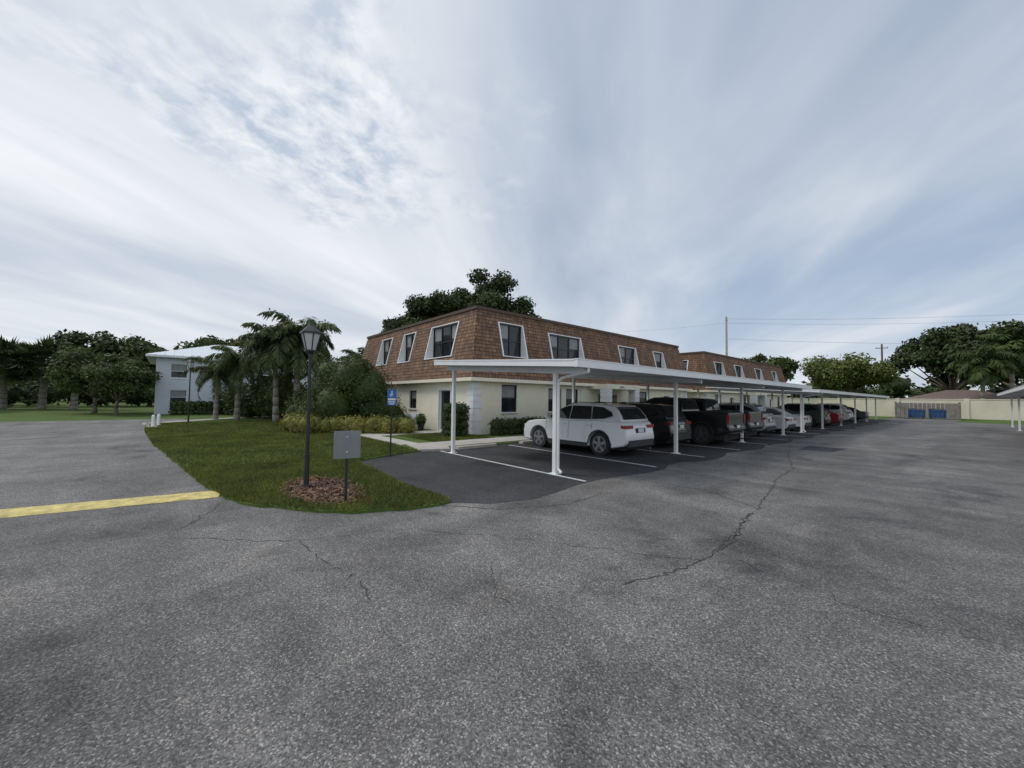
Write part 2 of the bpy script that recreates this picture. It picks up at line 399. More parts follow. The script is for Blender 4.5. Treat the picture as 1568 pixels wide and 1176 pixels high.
for k in range(K):
    p=a.lerp(b,k/K);q=a.lerp(b,(k+1)/K)
    for j in range(4):
        P_=lambda c,kk,jj: c+n*(prof[jj][0]+(J[kk][jj] if jj in (0,4) else 0))+Vector((0,0,prof[jj][1]))
        mb.face([P_(p,k,j),P_(q,k+1,j),P_(q,k+1,j+1),P_(p,k,j+1)],M_yellow)
mb.obj('yellow_curb_strip')
mb=MB()
for i in range(17):
    yy=6.95+i*3.0
    mb.face([(-11.6,yy-.05,.012),(-5.5,yy-.05,.012),(-5.5,yy+.05,.012),(-11.6,yy+.05,.012)],M_whiteline)
mb.obj('parking_stall_lines',smooth=False)
mb=MB()
for i in range(17):
    yy=8.45+i*3.0
    mb.prism([(-11.75,.012),(-11.72,.11),(-11.62,.13),(-11.52,.11),(-11.49,.012)],yy-.85,yy+.85,M_conc)
mb.obj('wheel_stops',bevel=0.01)
mb=MB()
def crack(pts,w,wob=0.05,step=0.09):
    P=[]
    for i in range(len(pts)-1):
        a=Vector(pts[i]);b=Vector(pts[i+1]);n=max(1,int((b-a).length/step))
        for k in range(n):
            p=a.lerp(b,k/n); P.append(Vector((p.x+rb.gauss(0,wob*.5),p.y+rb.gauss(0,wob*.5))))
    P.append(Vector(pts[-1]))
    for i in range(len(P)-1):
        d=(P[i+1]-P[i])
        if d.length<1e-4 or rb.random()<.10: continue
        d.normalize(); n=Vector((-d.y,d.x)); w0=w*(0.2+rb.random()*1.1)
        a=P[i]+n*w0;b=P[i]-n*w0; c=P[i+1]-n*w*.5;e=P[i+1]+n*w*.5
        mb.face([(a.x,a.y,.0088),(b.x,b.y,.0088),(c.x,c.y,.0088),(e.x,e.y,.0088)],M_crack)
crack([(-4.4,17.6),(-3.9,15.5),(-3.1,12.8),(-2.9,10.6),(-2.6,9.0),(-2.35,7.6),(-2.25,6.6),(-2.05,5.6),(-2.0,5.0),(-1.98,4.5),(-2.15,3.7),(-2.25,3.3)],.011)
crack([(-2.32,7.2),(-2.15,6.3),(-2.0,5.5),(-2.0,5.0)],.012,.05)
crack([(-6.6,.1),(-5.9,.75),(-5.47,1.3),(-4.6,1.35),(-3.95,1.45),(-3.4,1.42)],.0065)
crack([(-5.47,1.30),(-5.07,2.50),(-4.05,3.28),(-3.06,3.92),(-1.98,4.57)],.0055)
crack([(-6.81,.14),(-7.63,.53),(-8.26,.79)],.007)
crack([(-3.4,2.7),(-3.1,2.45),(-2.85,2.3),(-2.6,2.3)],.005)
crack([(-5.75,3.5),(-5.0,4.1),(-4.5,5.2),(-4.6,6.5)],.009)
crack([(-2.9,10.6),(-1.2,11.5),(1.5,11.8),(4,12.1)],.009)
crack([(-2.35,7.6),(-3.6,8.2),(-5.0,8.1)],.010)
crack([(-2.0,5.0),(-.6,4.6),(.8,4.9),(2.2,4.4)],.004)
mb.obj('pavement_cracks',smooth=False,recalc=False)
slab('drain_patch',[(-4.2,18.0),(-3.2,18.1),(-3.1,20.0),(-4.3,19.9)],0.0,0.009,M_asphd)
mpts=[(-8.4+1.0*math.cos(a)*(1+.12*math.sin(3*a)),2.15+.62*math.sin(a)*(1+.15*math.cos(2*a))) for a in np.linspace(0,2*math.pi,28)[:-1]]
mpts=[(x+ (0.9 if x>-8.4 else 0)*((x+8.4)),y+0.15*max(0,x+8.4)) for x,y in mpts]
flat('mulch_bed',mpts,0.048,M_mulch)
rng=np.random.default_rng(5)
n=3000; a=rng.random(n)*2*math.pi; r=np.sqrt(rng.random(n))
px=-8.0+1.35*r*np.cos(a); py=2.25+.65*r*np.sin(a); P=np.stack([px,py,0.055+.02*rng.random(n)],1)
t=rng.normal(size=(n,3)); t[:,2]*=.3; t/=np.linalg.norm(t,axis=1)[:,None]; b=np.cross(t,[0,0,1.0]); b+=rng.normal(size=(n,3))*.3
s=.035*(.5+rng.random(n))[:,None]
V=np.stack([P-t*s-b*s*.3,P+t*s-b*s*.3,P+t*s+b*s*.3,P-t*s+b*s*.3],1).reshape(-1,3)
quads_obj('mulch_chips',V,None,np.repeat((.4+1.2*rng.random(n))[:,None]*np.ones((1,3)),4,0),[M_chip],np.zeros(n))
def inside(px,py,poly):
    x=np.asarray(px);y=np.asarray(py);c=np.zeros(len(x),bool);n=len(poly);j=n-1
    for i in range(n):
        xi,yi=poly[i];xj,yj=poly[j]
        if yi!=yj:
            cond=((yi>y)!=(yj>y))&(x<(xj-xi)*(y-yi)/(yj-yi)+xi); c^=cond
        j=i
    return c
rng=np.random.default_rng(9)
X=[];Y=[]
for (x0,x1,y0,y1,cnt) in [(-12,-5.6,.2,4.2,70000),(-22,-11,-.8,7.0,70000),(-32,-20,-1.2,6,30000),(-17.1,-13.7,8.0,11.0,12000)]:
    gx=rng.uniform(x0,x1,cnt);gy=rng.uniform(y0,y1,cnt); k=inside(gx,gy,islj)
    k&=~(((gx+8.0)/1.3)**2+((gy-2.22)/.6)**2<rng.uniform(.6,1.1,cnt))
    if y0<8: k&=~((gx>-13.8)&(gy>6.3))&~((gx>-18.7)&(gy>6.45))
    X.append(gx[k]);Y.append(gy[k])
X=np.concatenate(X);Y=np.concatenate(Y);n=len(X)
dist=np.sqrt(X**2+Y**2)
hh=(.025+.04*rng.random(n))*(1+dist*.008); th=rng.random(n)*6.28; w=.006*(1+dist*.08)
B=np.stack([X,Y,np.full(n,.035)],1); dv=np.stack([np.cos(th),np.sin(th),0*th],1); ln=rng.normal(size=(n,3))*.03; ln[:,2]=0
T=B+ln+np.stack([0*X,0*X,hh],1)
V=np.stack([B-dv*w[:,None],B+dv*w[:,None],T+dv*w[:,None]*.2,T-dv*w[:,None]*.2],1).reshape(-1,3)
sh=(.55+.8*rng.random(n))[:,None]*np.stack([.8+.7*rng.random(n),np.ones(n),.8+.3*rng.random(n)],1)
quads_obj('lawn_grass',V,None,np.repeat(sh,4,0),[L_blade],np.zeros(n))
# ------------------------------------------------------------------ buildings
def panel(mb,O,U,Vv,w,h,holes,m):
    O=Vector(O);U=Vector(U);Vv=Vector(Vv)
    us=sorted(set([0,w]+[x for ho in holes for x in (ho[0],ho[1])])); vs=sorted(set([0,h]+[x for ho in holes for x in (ho[2],ho[3])]))
    for i in range(len(us)-1):
        for j in range(len(vs)-1):
            cu=(us[i]+us[i+1])/2;cv=(vs[j]+vs[j+1])/2
            if any(ho[0]<cu<ho[1] and ho[2]<cv<ho[3] for ho in holes): continue
            q=[(us[i],vs[j]),(us[i+1],vs[j]),(us[i+1],vs[j+1]),(us[i],vs[j+1])]
            mb.face([O+U*a+Vv*b for a,b in q],m,[(a+O.x*.7+O.y*.3,b) for a,b in q])
def bx(mb,O,U,Nn,u0,u1,n0,n1,z0,z1,m):
    O=Vector(O)
    c=[O+U*u+Nn*k+Vector((0,0,z)) for z in (z0,z1) for u,k in ((u0,n0),(u1,n0),(u1,n1),(u0,n1))]
    i=len(mb.v); mb.v+=[tuple(p) for p in c]
    for q in ((0,3,2,1),(4,5,6,7),(0,1,5,4),(1,2,6,5),(2,3,7,6),(3,0,4,7)):
        mb.f.append(tuple(i+k for k in q)); mb.m.append(mb.mi(m)); mb.uv.append([(0,0)]*4)
def wall_window(mb,O,U,Nn,u0,u1,z0,z1,frame,kind='sash',surround=True):
    O=Vector(O); d=0.12
    for (a,b) in (((u0,z0),(u0,z1)),((u1,z1),(u1,z0)),((u0,z1),(u1,z1)),((u1,z0),(u0,z0))):
        p=[O+U*a[0]+Vector((0,0,a[1])),O+U*b[0]+Vector((0,0,b[1]))]
        mb.face([p[0],p[1],p[1]-Nn*d,p[0]-Nn*d],M_white)
    mb.face([O+U*u-Nn*d+Vector((0,0,z)) for u,z in ((u0,z0),(u1,z0),(u1,z1),(u0,z1))],M_glass)
    f=.045
    bx(mb,O,U,Nn,u0,u0+f,-d+.003,-d+.05,z0,z1,frame); bx(mb,O,U,Nn,u1-f,u1,-d+.003,-d+.05,z0,z1,frame)
    bx(mb,O,U,Nn,u0+f,u1-f,-d+.003,-d+.05,z0,z0+f,frame); bx(mb,O,U,Nn,u0+f,u1-f,-d+.003,-d+.05,z1-f,z1,frame)
    n=max(1,round((u1-u0)/1.2))
    for k in range(1,n):
        uc=u0+(u1-u0)*k/n; bx(mb,O,U,Nn,uc-.03,uc+.03,-d+.003,-d+.048,z0+f,z1-f,frame)
    if kind=='sash':
        zc=(z0+z1)/2
        for k in range(n):
            a=u0+(u1-u0)*k/n+(f if k==0 else .03); b=u0+(u1-u0)*(k+1)/n-(f if k==n-1 else .03)
            bx(mb,O,U,Nn,a,b,-d+.003,-d+.046,zc-.025,zc+.025,frame)
            bx(mb,O,U,Nn,a+.04,b-.04,-d+.001,-d+.0025,zc+.05+(.2 if k%2 else 0),z1-f-.02,M_blind)
    if surround:
        bx(mb,O,U,Nn,u0-.06,u1+.06,.003,.06,z0-.07,z0-.003,M_white)
def townhouse(name,xf,y0,y1,xb,fd,fw,ed,ew,entries,door=None):
    E=empty(name,(0,0,0))
    H=2.78; zt=6.27; oh=.35; ins=.5
    W=MB(); R=MB(); G=MB(); T=MB()
    X=Vector((1,0,0));Yv=Vector((0,1,0));Z=Vector((0,0,1))
    faces=[(Vector((xf,y0,0)),Yv,X,y1-y0,[(a-y0,b-y0,z0,z1) for a,b,z0,z1 in fw],[(a-y0,b-y0,z0,z1) for a,b,z0,z1 in fd]),
           (Vector((xb,y0,0)),X,-Yv,xf-xb,[(a-xb,b-xb,z0,z1) for a,b,z0,z1 in ew],[(a-xb,b-xb,z0,z1) for a,b,z0,z1 in ed]),
           (Vector((xf,y1,0)),-X,Yv,xf-xb,[],[]),
           (Vector((xb,y1,0)),-Yv,-X,y1-y0,[],[])]
    for fi,(O,U,Nn,w,wins,dorm) in enumerate(faces):
        panel(W,O,U,Z,w,H-.001,wins,M_cream)
        for (a,b,z0,z1) in wins:
            if z0<0.3:
                wall_window(G,O,U,Nn,a,b,z0,z1,M_white,'door',False)
                bx(T,O,U,Nn,a-.1,a,.003,.05,0.06,z1+.1,M_white);bx(T,O,U,Nn,b,b+.1,.003,.05,0.06,z1+.1,M_white);bx(T,O,U,Nn,a,b,.003,.05,z1,z1+.1,M_white)
            else: wall_window(G,O,U,Nn,a,b,z0,z1,M_black)
        run=oh+ins; hz=zt-H; sl=math.hypot(run,hz); Vd=(Vector((0,0,hz))-Nn*run)/sl
        OB=O+Nn*oh+Z*H+U*ins
        k=sl/hz
        holes=[(a-ins,b-ins,(z0-H)*k,(z1-H)*k) for a,b,z0,z1 in dorm]
        panel(R,OB,U,Vd,w-2*ins,sl,holes,M_shing)
        for s0,sg in ((OB,-1),(OB+U*(w-2*ins),1)):
            c=s0+U*sg*(run); o0=OB.x*.7+OB.y*.3
            if sg<0: pts=[c,s0,s0+Vd*sl]; uv=[(o0-run,0),(o0,0),(o0,sl)]
            else: ww=w-2*ins+o0; pts=[s0,c,s0+Vd*sl]; uv=[(ww,0),(ww+run,0),(ww,sl)]
            R.face(pts,M_shing,uv)
        bx(T,O,U,Nn,-oh,w+oh,oh-.03,oh+.012,H-.17,H-.004,M_cream)
        T.face([O+Z*(H-.1),O+U*w+Z*(H-.1),O+U*(w+oh)+Nn*oh+Z*(H-.1),O-U*oh+Nn*oh+Z*(H-.1)],M_cream)
        bx(T,O,U,Nn,ins-.06,w-ins+.06,-ins-.06,-ins+.07,zt-.02,zt+.13,M_capbr)
        for (a,b,z0,z1) in dorm:
            n_of=lambda z: oh-run*(z-H)/hz
            nb=n_of(z1)-.10
            P=lambda u,n_,z: O+U*u+Nn*n_+Z*z
            T.face([P(a,n_of(z0),z0),P(a,nb,z0),P(a,nb,z1),P(a,n_of(z1),z1)],M_white)
            T.face([P(b,n_of(z0),z0),P(b,n_of(z1),z1),P(b,nb,z1),P(b,nb,z0)],M_white)
            T.face([P(a,n_of(z0),z0),P(b,n_of(z0),z0),P(b,nb,z0),P(a,nb,z0)],M_white)
            T.face([P(a,n_of(z1),z1),P(a,nb,z1),P(b,nb,z1),P(b,n_of(z1),z1)],M_white)
            G.face([P(a,nb,z0),P(b,nb,z0),P(b,nb,z1),P(a,nb,z1)],M_glass)
            m=M_black; f=.06; OO=O+Nn*nb
            bx(G,OO,U,Nn,a,a+f,.004,.05,z0,z1,m); bx(G,OO,U,Nn,b-f,b,.004,.05,z0,z1,m)
            bx(G,OO,U,Nn,a+f,b-f,.004,.05,z0,z0+f,m); bx(G,OO,U,Nn,a+f,b-f,.004,.05,z1-f,z1,m)
            nn=max(1,round((b-a)/.95)); zc=(z0+z1)/2
            for q in range(nn):
                ua=a+(b-a)*q/nn;ub=a+(b-a)*(q+1)/nn
                if q: bx(G,OO,U,Nn,ua-.035,ua+.035,.004,.046,z0+f,z1-f,m)
                bx(G,OO,U,Nn,ua+.06,ub-.06,.004,.043,zc-.025,zc+.025,m)
                if q%2==0: bx(G,OO,U,Nn,ua+.1,ub-.1,.001,.003,zc+.12,z1-.08,M_blind)
            nrm=(Nn*hz+Z*run).normalized()
            cw=.07; ct=.04; up=Vd
            A=P(a,n_of(z0),z0);B=P(b,n_of(z0),z0);C=P(b,n_of(z1),z1);Dd=P(a,n_of(z1),z1)
            def strip(p,q,r,s_):
                base=[p,q,r,s_]; top=[v+nrm*.05 for v in base]; lo=[v+nrm*.002 for v in base]
                T.face(top,M_white)
                for i in range(4): T.face([lo[i],lo[(i+1)%4],top[(i+1)%4],top[i]],M_white)
            strip(A-U*cw-up*ct,A-up*ct,Dd+up*ct,Dd-U*cw+up*ct)
            strip(B-up*ct,B+U*cw-up*ct,C+U*cw+up*ct,C+up*ct)
            strip(A-up*ct,B-up*ct,B,A); strip(Dd,C,C+up*ct,Dd+up*ct)
    for (cx,cy,sx,sy) in ((xf,y0,-1,1),(xf,y1,-1,-1),(xb,y0,1,1)):
        zq=.06;k=0
        while zq+.3<H-.2:
            L=.48 if k%2==0 else .36
            xa,xb2=sorted((cx-sx*.035,cx+sx*L)); ya,yb=sorted((cy-sy*.035,cy+sy*L))
            T.box((xa,ya,zq),(xb2,yb,zq+.29),M_quoin); zq+=.315; k+=1
    R.face([(xf-ins,y0+ins,zt-.03),(xf-ins,y1-ins,zt-.03),(xb+ins,y1-ins,zt-.03),(xb+ins,y0+ins,zt-.03)],M_roofflat)
    for (ya,yb) in entries:
        px=xf+1.3
        for yy in (ya,yb-.45):
            T.box((px-.45,yy,.05),(px,yy+.45,2.45),M_cream)
            zq=.08
            while zq<2.3:
                T.box((px-.48,yy-.03,zq),(px+.03,yy+.48,zq+.27),M_quoin); zq+=.31
        T.box((xf+.004,ya-.05,2.45),(px+.05,yb+.05,2.74),M_cream)
        T.box((px+.052,ya+1.2,2.5),(px+.07,ya+1.75,2.68),M_white)
        for q in range(4): T.box((px+.071,ya+1.26+q*.12,2.54),(px+.076,ya+1.33+q*.12,2.64),M_black)
        T.box((xf+.002,ya+.9,.06),(xf+.05,ya+1.9,2.15),M_dplastic)
        T.box((xf+.002,ya+2.2,.9),(xf+.03,ya+2.9,2.1),M_glass)
    for yy in (y0+8.0,y1-1.2):
        T.tube([(xf+oh-.05,yy,H-.15),(xf+.08,yy,H-.4),(xf+.06,yy,.1)],[.04]*3,M_white,6)
    W.obj('walls',E,False,recalc=False);R.obj('mansard_roof',E,False,recalc=False);G.obj('windows',E,False);T.obj('trim',E,False,recalc=True)
    return E
townhouse('townhouse_building',-15.4,10.95,32.8,-30.6,
    fd=[(12.75,14.35,3.95,5.7),(16.4,19.2,3.95,5.55),(23.3,25.4,3.95,5.5),(27.9,29.3,3.95,5.5)],
    fw=[(12.7,13.75,1.1,2.5),(16.1,17.2,1.1,2.4),(17.6,18.7,1.1,2.4),(24.6,26.6,1.0,2.4),(28.9,29.9,.08,2.15)],
    ed=[(-20.0,-17.3,3.95,5.75),(-23.5,-22.0,3.95,5.75),(-26.9,-25.3,3.95,5.75)],
    ew=[(-18.5,-17.35,.08,2.2),(-22.0,-21.1,1.15,2.2)],
    entries=[(19.8,23.3)])
townhouse('townhouse_building',-15.4,36.8,61.0,-30.6,
    fd=[(39,41,3.95,5.5),(44,46,3.95,5.5),(50,52,3.95,5.5),(56,57.5,3.95,5.5)],
    fw=[(38.5,40,1.1,2.4),(42,43,.08,2.15),(50,51.5,1.1,2.4),(54,55,.08,2.1),(57,58,1.1,2.4)],
    ed=[(-20.0,-17.3,3.95,5.6)],ew=[(-18.5,-17.35,.08,2.2)],entries=[(45,48.5)])
E=empty('white_house')
W=MB();R=MB();G=MB()
x0,x1,y0,y1=-59,-47.5,-.9,12.6; zt=5.3
O=Vector((x1,y0,0));Yv=Vector((0,1,0));Xv=Vector((1,0,0));Z=Vector((0,0,1))
wins=[(1.0,2.2,3.3,4.6),(3.6,4.6,3.3,4.6),(7.2,8.6,3.2,4.6),(9.6,10.8,3.3,4.6),(1.0,2.2,.9,2.2),(8.0,9.6,.9,2.2)]
panel(W,O,Yv,Z,y1-y0,zt,wins,M_hwall)
for a,b,c,d in wins: wall_window(G,O,Yv,Xv,a,b,c,d,M_white)
O2=Vector((x0,y0,0)); w2=[(2,3.3,3.3,4.6),(6,7.3,3.3,4.6),(8,9.3,.9,2.2),(3,4.3,.9,2.2)]
panel(W,O2,Xv,Z,x1-x0,zt,w2,M_hwall)
for a,b,c,d in w2: wall_window(G,O2,Xv,-Yv,a,b,c,d,M_white)
panel(W,(x1,y1,0),-Xv,Z,x1-x0,zt,[],M_hwall); panel(W,(x0,y1,0),-Yv,Z,y1-y0,zt,[],M_hwall)
o=.7; a=(x0-o,y0-o,zt);b=(x1+o,y0-o,zt);c=(x1+o,y1+o,zt);d=(x0-o,y1+o,zt); r1=((x0+x1)/2,y0+4.6,zt+1.9);r2=((x0+x1)/2,y1-4.6,zt+1.9)
R.face([b,c,r2,r1],M_hroof);R.face([d,a,r1,r2],M_hroof);R.face([a,b,r1],M_hroof);R.face([c,d,r2],M_hroof)
R.box((x0-o,y0-o,zt-.18),(x1+o,y1+o,zt-.003),M_white)
for k in range(1,24):
    yy=y0-o+ (y1-y0+2*o)*k/24
    t=min(1,(yy-(y0-o))/(r1[1]-(y0-o)),((y1+o)-yy)/((y1+o)-r2[1]))
    R.cyl((x1+o,yy,zt+.02),(x1+o+(r1[0]-x1-o)*t,yy,zt+.02+1.9*t),.03,.03,M_white,4)
W.box((x1+.003,5.0,2.55),(x1+2.2,10.3,2.72),M_white)
for yy in (5.1,6.8,8.5,10.2): W.box((x1+2.0,yy-.08,0),(x1+2.16,yy+.08,5.2),M_white)
for k in range(30): W.box((x1+2.06,5.15+k*.17,2.8),(x1+2.1,5.19+k*.17,3.55),M_white)
W.box((x1+2.03,5.0,3.552),(x1+2.13,10.3,3.62),M_white)
W.obj('walls',E,False);R.obj('roof',E,False);G.obj('windows',E,False)
# ------------------------------------------------------------------ carports
def carport(name,xf,xb,posts,ya,yb,zb,zf,xr_f,xr_b,spout=False):
    mb=MB()
    zz=lambda x: zb+(zf-zb)*(x-xr_b)/(xr_f-xr_b)
    for yy in posts:
        for x in (xf,xb):
            mb.box((x-.05,yy-.05,.02),(x+.05,yy+.05,zz(x)-.30),M_white)
            mb.box((x-.11,yy-.11,.008),(x+.11,yy+.11,.03),M_white)
        a,b=sorted((xr_f-(.08 if xr_f>xr_b else -.08),xr_b+(.08 if xr_f>xr_b else -.08)))
        c=[(a,zz(a)-.30),(b,zz(b)-.30),(b,zz(b)-.15),(a,zz(a)-.15)]
        mb.prism(c,yy-.045,yy+.045,M_whitem)
    n=int((yb-ya)/.3)
    for k in range(n):
        y_0=ya+(yb-ya)*k/n; y_1=ya+(yb-ya)*(k+1)/n; w=(y_1-y_0)
        for (p,q,z1,z2) in ((0,.12,-.12,-.07),(.12,.88,-.07,-.07),(.88,1,-.07,-.12)):
            mb.face([(xr_f,y_0+w*p,zz(xr_f)+z1),(xr_b,y_0+w*p,zz(xr_b)+z1),(xr_b,y_0+w*q,zz(xr_b)+z2),(xr_f,y_0+w*q,zz(xr_f)+z2)],M_whitem)
    mb.face([(xr_f,ya,zz(xr_f)-.03),(xr_b,ya,zz(xr_b)-.03),(xr_b,yb,zz(xr_b)-.03),(xr_f,yb,zz(xr_f)-.03)],M_whitem)
    s=1 if xr_f>xr_b else -1
    for x,sg in ((xr_f,s),(xr_b,-s)):
        z=zz(x); xa,xb_=sorted((x,x+sg*.09))
        mb.box((xa,ya-.05,z-.16),(xb_,yb+.05,z),M_white)
        mb.box((xa-.012,ya-.06,z+.001),(xb_+.012,yb+.06,z+.022),M_white)
    for y_,sg in ((ya,-1),(yb,1)):
        y0_,y1_=sorted((y_,y_+sg*.045))
        a,b=sorted((xr_f,xr_b)); mb.prism([(a,zz(a)-.15),(b,zz(b)-.15),(b,zz(b)-.004),(a,zz(a)-.004)],y0_,y1_,M_white)
        mb.prism([(a,zz(a)-.02),(b,zz(b)-.02),(b,zz(b)+.014),(a,zz(a)+.014)],y0_-.012,y1_+.012,M_white)
    if spout:
        yy=posts[0]
        mb.tube([(xr_f+.03,yy,zz(xr_f)-.15),(xr_f+.03,yy,zz(xr_f)-.24),(xf+.2,yy,zz(xf)-.42),(xf+.09,yy,zz(xf)-.5),(xf+.09,yy,.15),(xf+.2,yy,.06)],[.035]*6,M_white,8)
    return mb.obj(name,smooth=False)
carport('carport',-6.5,-11.0,[7.05,13.05,19.05,25.0],6.65,26.2,3.02,2.66,-5.55,-11.45,spout=True)
carport('carport',-6.4,-11.0,[28.2,33.3,39.3,45.3,51.3,57.2],27.4,57.8,2.85,2.5,-5.45,-11.45,spout=True)
carport('carport',2.35,7.0,[20,26,32,38,44,50.5],17,51.5,2.95,2.65,1.75,7.5)
# ------------------------------------------------------------------ street furniture
def street_lamp(name,x,y,h,s=1.0):
    mb=MB(); z0=.04
    mb.cyl((0,0,z0),(0,0,z0+.06),.10,.09,M_black,16); mb.cyl((0,0,z0+.06),(0,0,z0+.6),.048,.042,M_black,14)
    mb.cyl((0,0,z0+.6),(0,0,z0+.63),.055,.055,M_black,14)
    hh=h-.55*s
    mb.cyl((0,0,z0+.63),(0,0,hh),.036,.030,M_black,14)
    mb.cyl((0,0,hh-.05),(0,0,hh),.035,.065*s,M_black,12)
    r0,r1=.085*s,.155*s
    mb.cyl((0,0,hh),(0,0,hh+.03),r0+.02,r0+.02,M_black,6)
    mb.cyl((0,0,hh+.03),(0,0,hh+.30*s),r0,r1,M_lens,6)
    for k in range(6):
        a=2*math.pi*k/6; q=Vector((0,0,1)).to_track_quat('Z','Y')
        p=q@Vector((math.cos(a),math.sin(a),0))
        mb.cyl((p.x*r0,p.y*r0,hh+.03),(p.x*r1,p.y*r1,hh+.30*s),.012,.012,M_black,5)
    mb.cyl((0,0,hh+.30*s),(0,0,hh+.33*s),r1+.03,r1+.03,M_black,6)
    mb.cyl((0,0,hh+.33*s),(0,0,hh+.45*s),r1+.02,.05,M_black,6)
    mb.cyl((0,0,hh+.45*s),(0,0,hh+.49*s),.05,.03,M_black,8); mb.cyl((0,0,hh+.49*s),(0,0,hh+.55*s),.022,.005,M_black,8)
    o=mb.obj(name); o.location=(x,y,0); return o
street_lamp('street_lamp',-8.4,2.07,3.3,1.15)
street_lamp('street_lamp',-31.8,1.0,4.1,1.2)
mb=MB()
mb.box((-.02,-.02,0),(.02,.02,1.22),M_black)
mb.box((.022,-.21,.74),(.028,.21,1.2),M_signback)
mb.box((.004,-.15,1.1),(.0215,.15,1.12),M_signback)
for z in (.85,1.1): mb.cyl((-.03,0,z),(.03,0,z),.012,.012,M_whitem,8)
o=mb.obj('traffic_sign',bevel=.002); o.location=(-6.8,2.28,.03)
o.rotation_euler=(0,0,math.atan2(-2.28,6.8)+math.radians(8))
mb=MB()
mb.box((-.02,-.02,0),(.02,.02,2.02),M_black)
mb.box((.022,-.13,1.55),(.027,.13,2.02),M_blue)
mb.cyl((.0275,0,1.96),(.03,0,1.96),.022,.022,M_white,10)
mb.box((.0275,-.015,1.86),(.0295,.015,1.94),M_white); mb.box((.0275,-.06,1.85),(.0295,.03,1.87),M_white)
for k in range(10):
    a=k/10*5.0+.5; mb.box((.0275,-.01+.05*math.cos(a)-.008,1.855+.045*math.sin(a)-.008),(.029,-.01+.05*math.cos(a)+.008,1.855+.045*math.sin(a)+.008),M_white)
mb.box((.0275,-.11,1.70),(.029,.11,1.76),M_white);mb.box((.0275,-.11,1.64),(.029,.11,1.67),M_white);mb.box((.0275,-.08,1.58),(.029,.08,1.61),M_white)
o=mb.obj('accessible_parking_sign'); o.location=(-11.4,5.1,.0); o.rotation_euler=(0,0,math.atan2(-5.1,11.4)+.15)
for (x,y) in ((-28.6,-.55),(-29.6,-.35)):
    mb=MB(); mb.cyl((0,0,.05),(0,0,.62),.08,.08,M_white,12); mb.cyl((0,0,.62),(0,0,.70),.08,.03,M_white,12); mb.cyl((0,0,.05),(0,0,.1),.11,.11,M_white,12)
    o=mb.obj('bollard'); o.location=(x,y,0)
mb=MB(); mb.prism([(-.35,.05),(.35,.05),(.35,.75),(.25,.9),(-.25,.9),(-.35,.75)],-.25,.25,M_whitem)
for k in range(5): mb.box((-.25,-.262,.2+k*.08),(.25,-.252,.23+k*.08),M_dplastic)
o=mb.obj('utility_cabinet',bevel=.02); o.location=(-20.2,10.3,0)
for (x,y,h) in ((-29.6,79.4,17.8),(-12.4,122,15.2)):
    mb=MB(); mb.cyl((0,0,0),(0,0,h),.24,.17,M_bark if h<16 else M_conc,12)
    if h<16: mb.box((-1.1,-.06,h-1.0),(1.1,.06,h-.85),M_bark)
    for xx in (-1,0,1): mb.cyl((xx*(1 if h<16 else .2),0,h-.85),(xx*(1 if h<16 else .2),0,h-.6),.05,.04,M_conc,6)
    o=mb.obj('utility_pole'); o.location=(x,y,0); o.rotation_euler=(0,0,.4)
mb=MB()
def wire(a,b,sag,r=.022):
    a=Vector(a);b=Vector(b);pp=[]
    for k in range(25):
        t=k/24; p=a.lerp(b,t); p.z-=sag*4*t*(1-t); pp.append(p)
    mb.tube(pp,[r]*25,M_black,4)
wire((-29.6,79.4,16.6),(40,128,17.6),1.6,.013);wire((-29.6,79.4,17.4),(40,128,18.4),1.4,.013);wire((-29.6,79.4,13.6),(40,128,13.0),1.5,.015)
wire((-29.6,79.4,16.6),(-75,48,16.4),1.2,.010)
mb.obj('power_lines')
mb=MB(); mb.box((-60,73,0),(60,73.2,2.3),M_wallc); mb.box((-60.05,72.95,2.3),(60.05,73.25,2.4),M_wallc)
for k in range(-10,11): mb.box((k*6-.2,72.9,0),(k*6+.2,73.3,2.46),M_wallc)
mb.obj('perimeter_wall',smooth=False)
mb=MB()
for k in range(12): mb.box((-5.6,66+k*.4,0.0),(-5.55,66.36+k*.4,1.85),M_wood)
for k in range(12): mb.box((-.55,66+k*.4,0.0),(-.5,66.36+k*.4,1.85),M_wood)
for k in range(13): mb.box((-5.5+k*.38,70.7,0),(-5.16+k*.38,70.75,1.85),M_wood)
for k in range(3): mb.box((-5.5+k*.33,65.9,0.1),(-5.2+k*.33,65.95,1.85),M_wood); mb.box((-1.5+k*.33,65.9,0.1),(-1.2+k*.33,65.95,1.85),M_wood)
for (x,y) in ((-5.6,66),(-.52,66),(-5.6,70.6),(-.52,70.6)): mb.box((x-.08,y-.08,0),(x+.08,y+.08,2.0),M_wood)
mb.obj('dumpster_enclosure',smooth=False)
def dumpster(x,y):
    mb=MB(); mb.prism([(-.8,.15),(.8,.15),(.85,1.0),(-.85,1.15)],-.6,.6,M_bin)
    mb.box((-.9,-.66,.92),(.9,-.60,1.0),M_bin)
    for k in range(5): mb.box((-.7+k*.34,-.64,.2),(-.64+k*.34,-.602,.9),M_bin)
    mb.box((-.88,-.63,1.16),(-.01,.63,1.21),M_dplastic); mb.box((.01,-.63,1.10),(.88,.63,1.15),M_dplastic)
    for xx in (-.7,.64): mb.cyl((xx,-.5,.08),(xx+.06,-.5,.08),.08,.08,M_rubber,10); mb.cyl((xx,.5,.08),(xx+.06,.5,.08),.08,.08,M_rubber,10)
    o=mb.obj('dumpster',smooth=False,bevel=.01); o.location=(x,y,0)
dumpster(-4.1,67.6);dumpster(-2.1,68.1)
E=empty('neighbour_house'); mb=MB(); mb.box((-6,86,0),(5,94,2.5),M_wallc); mb.obj('walls',E,False)
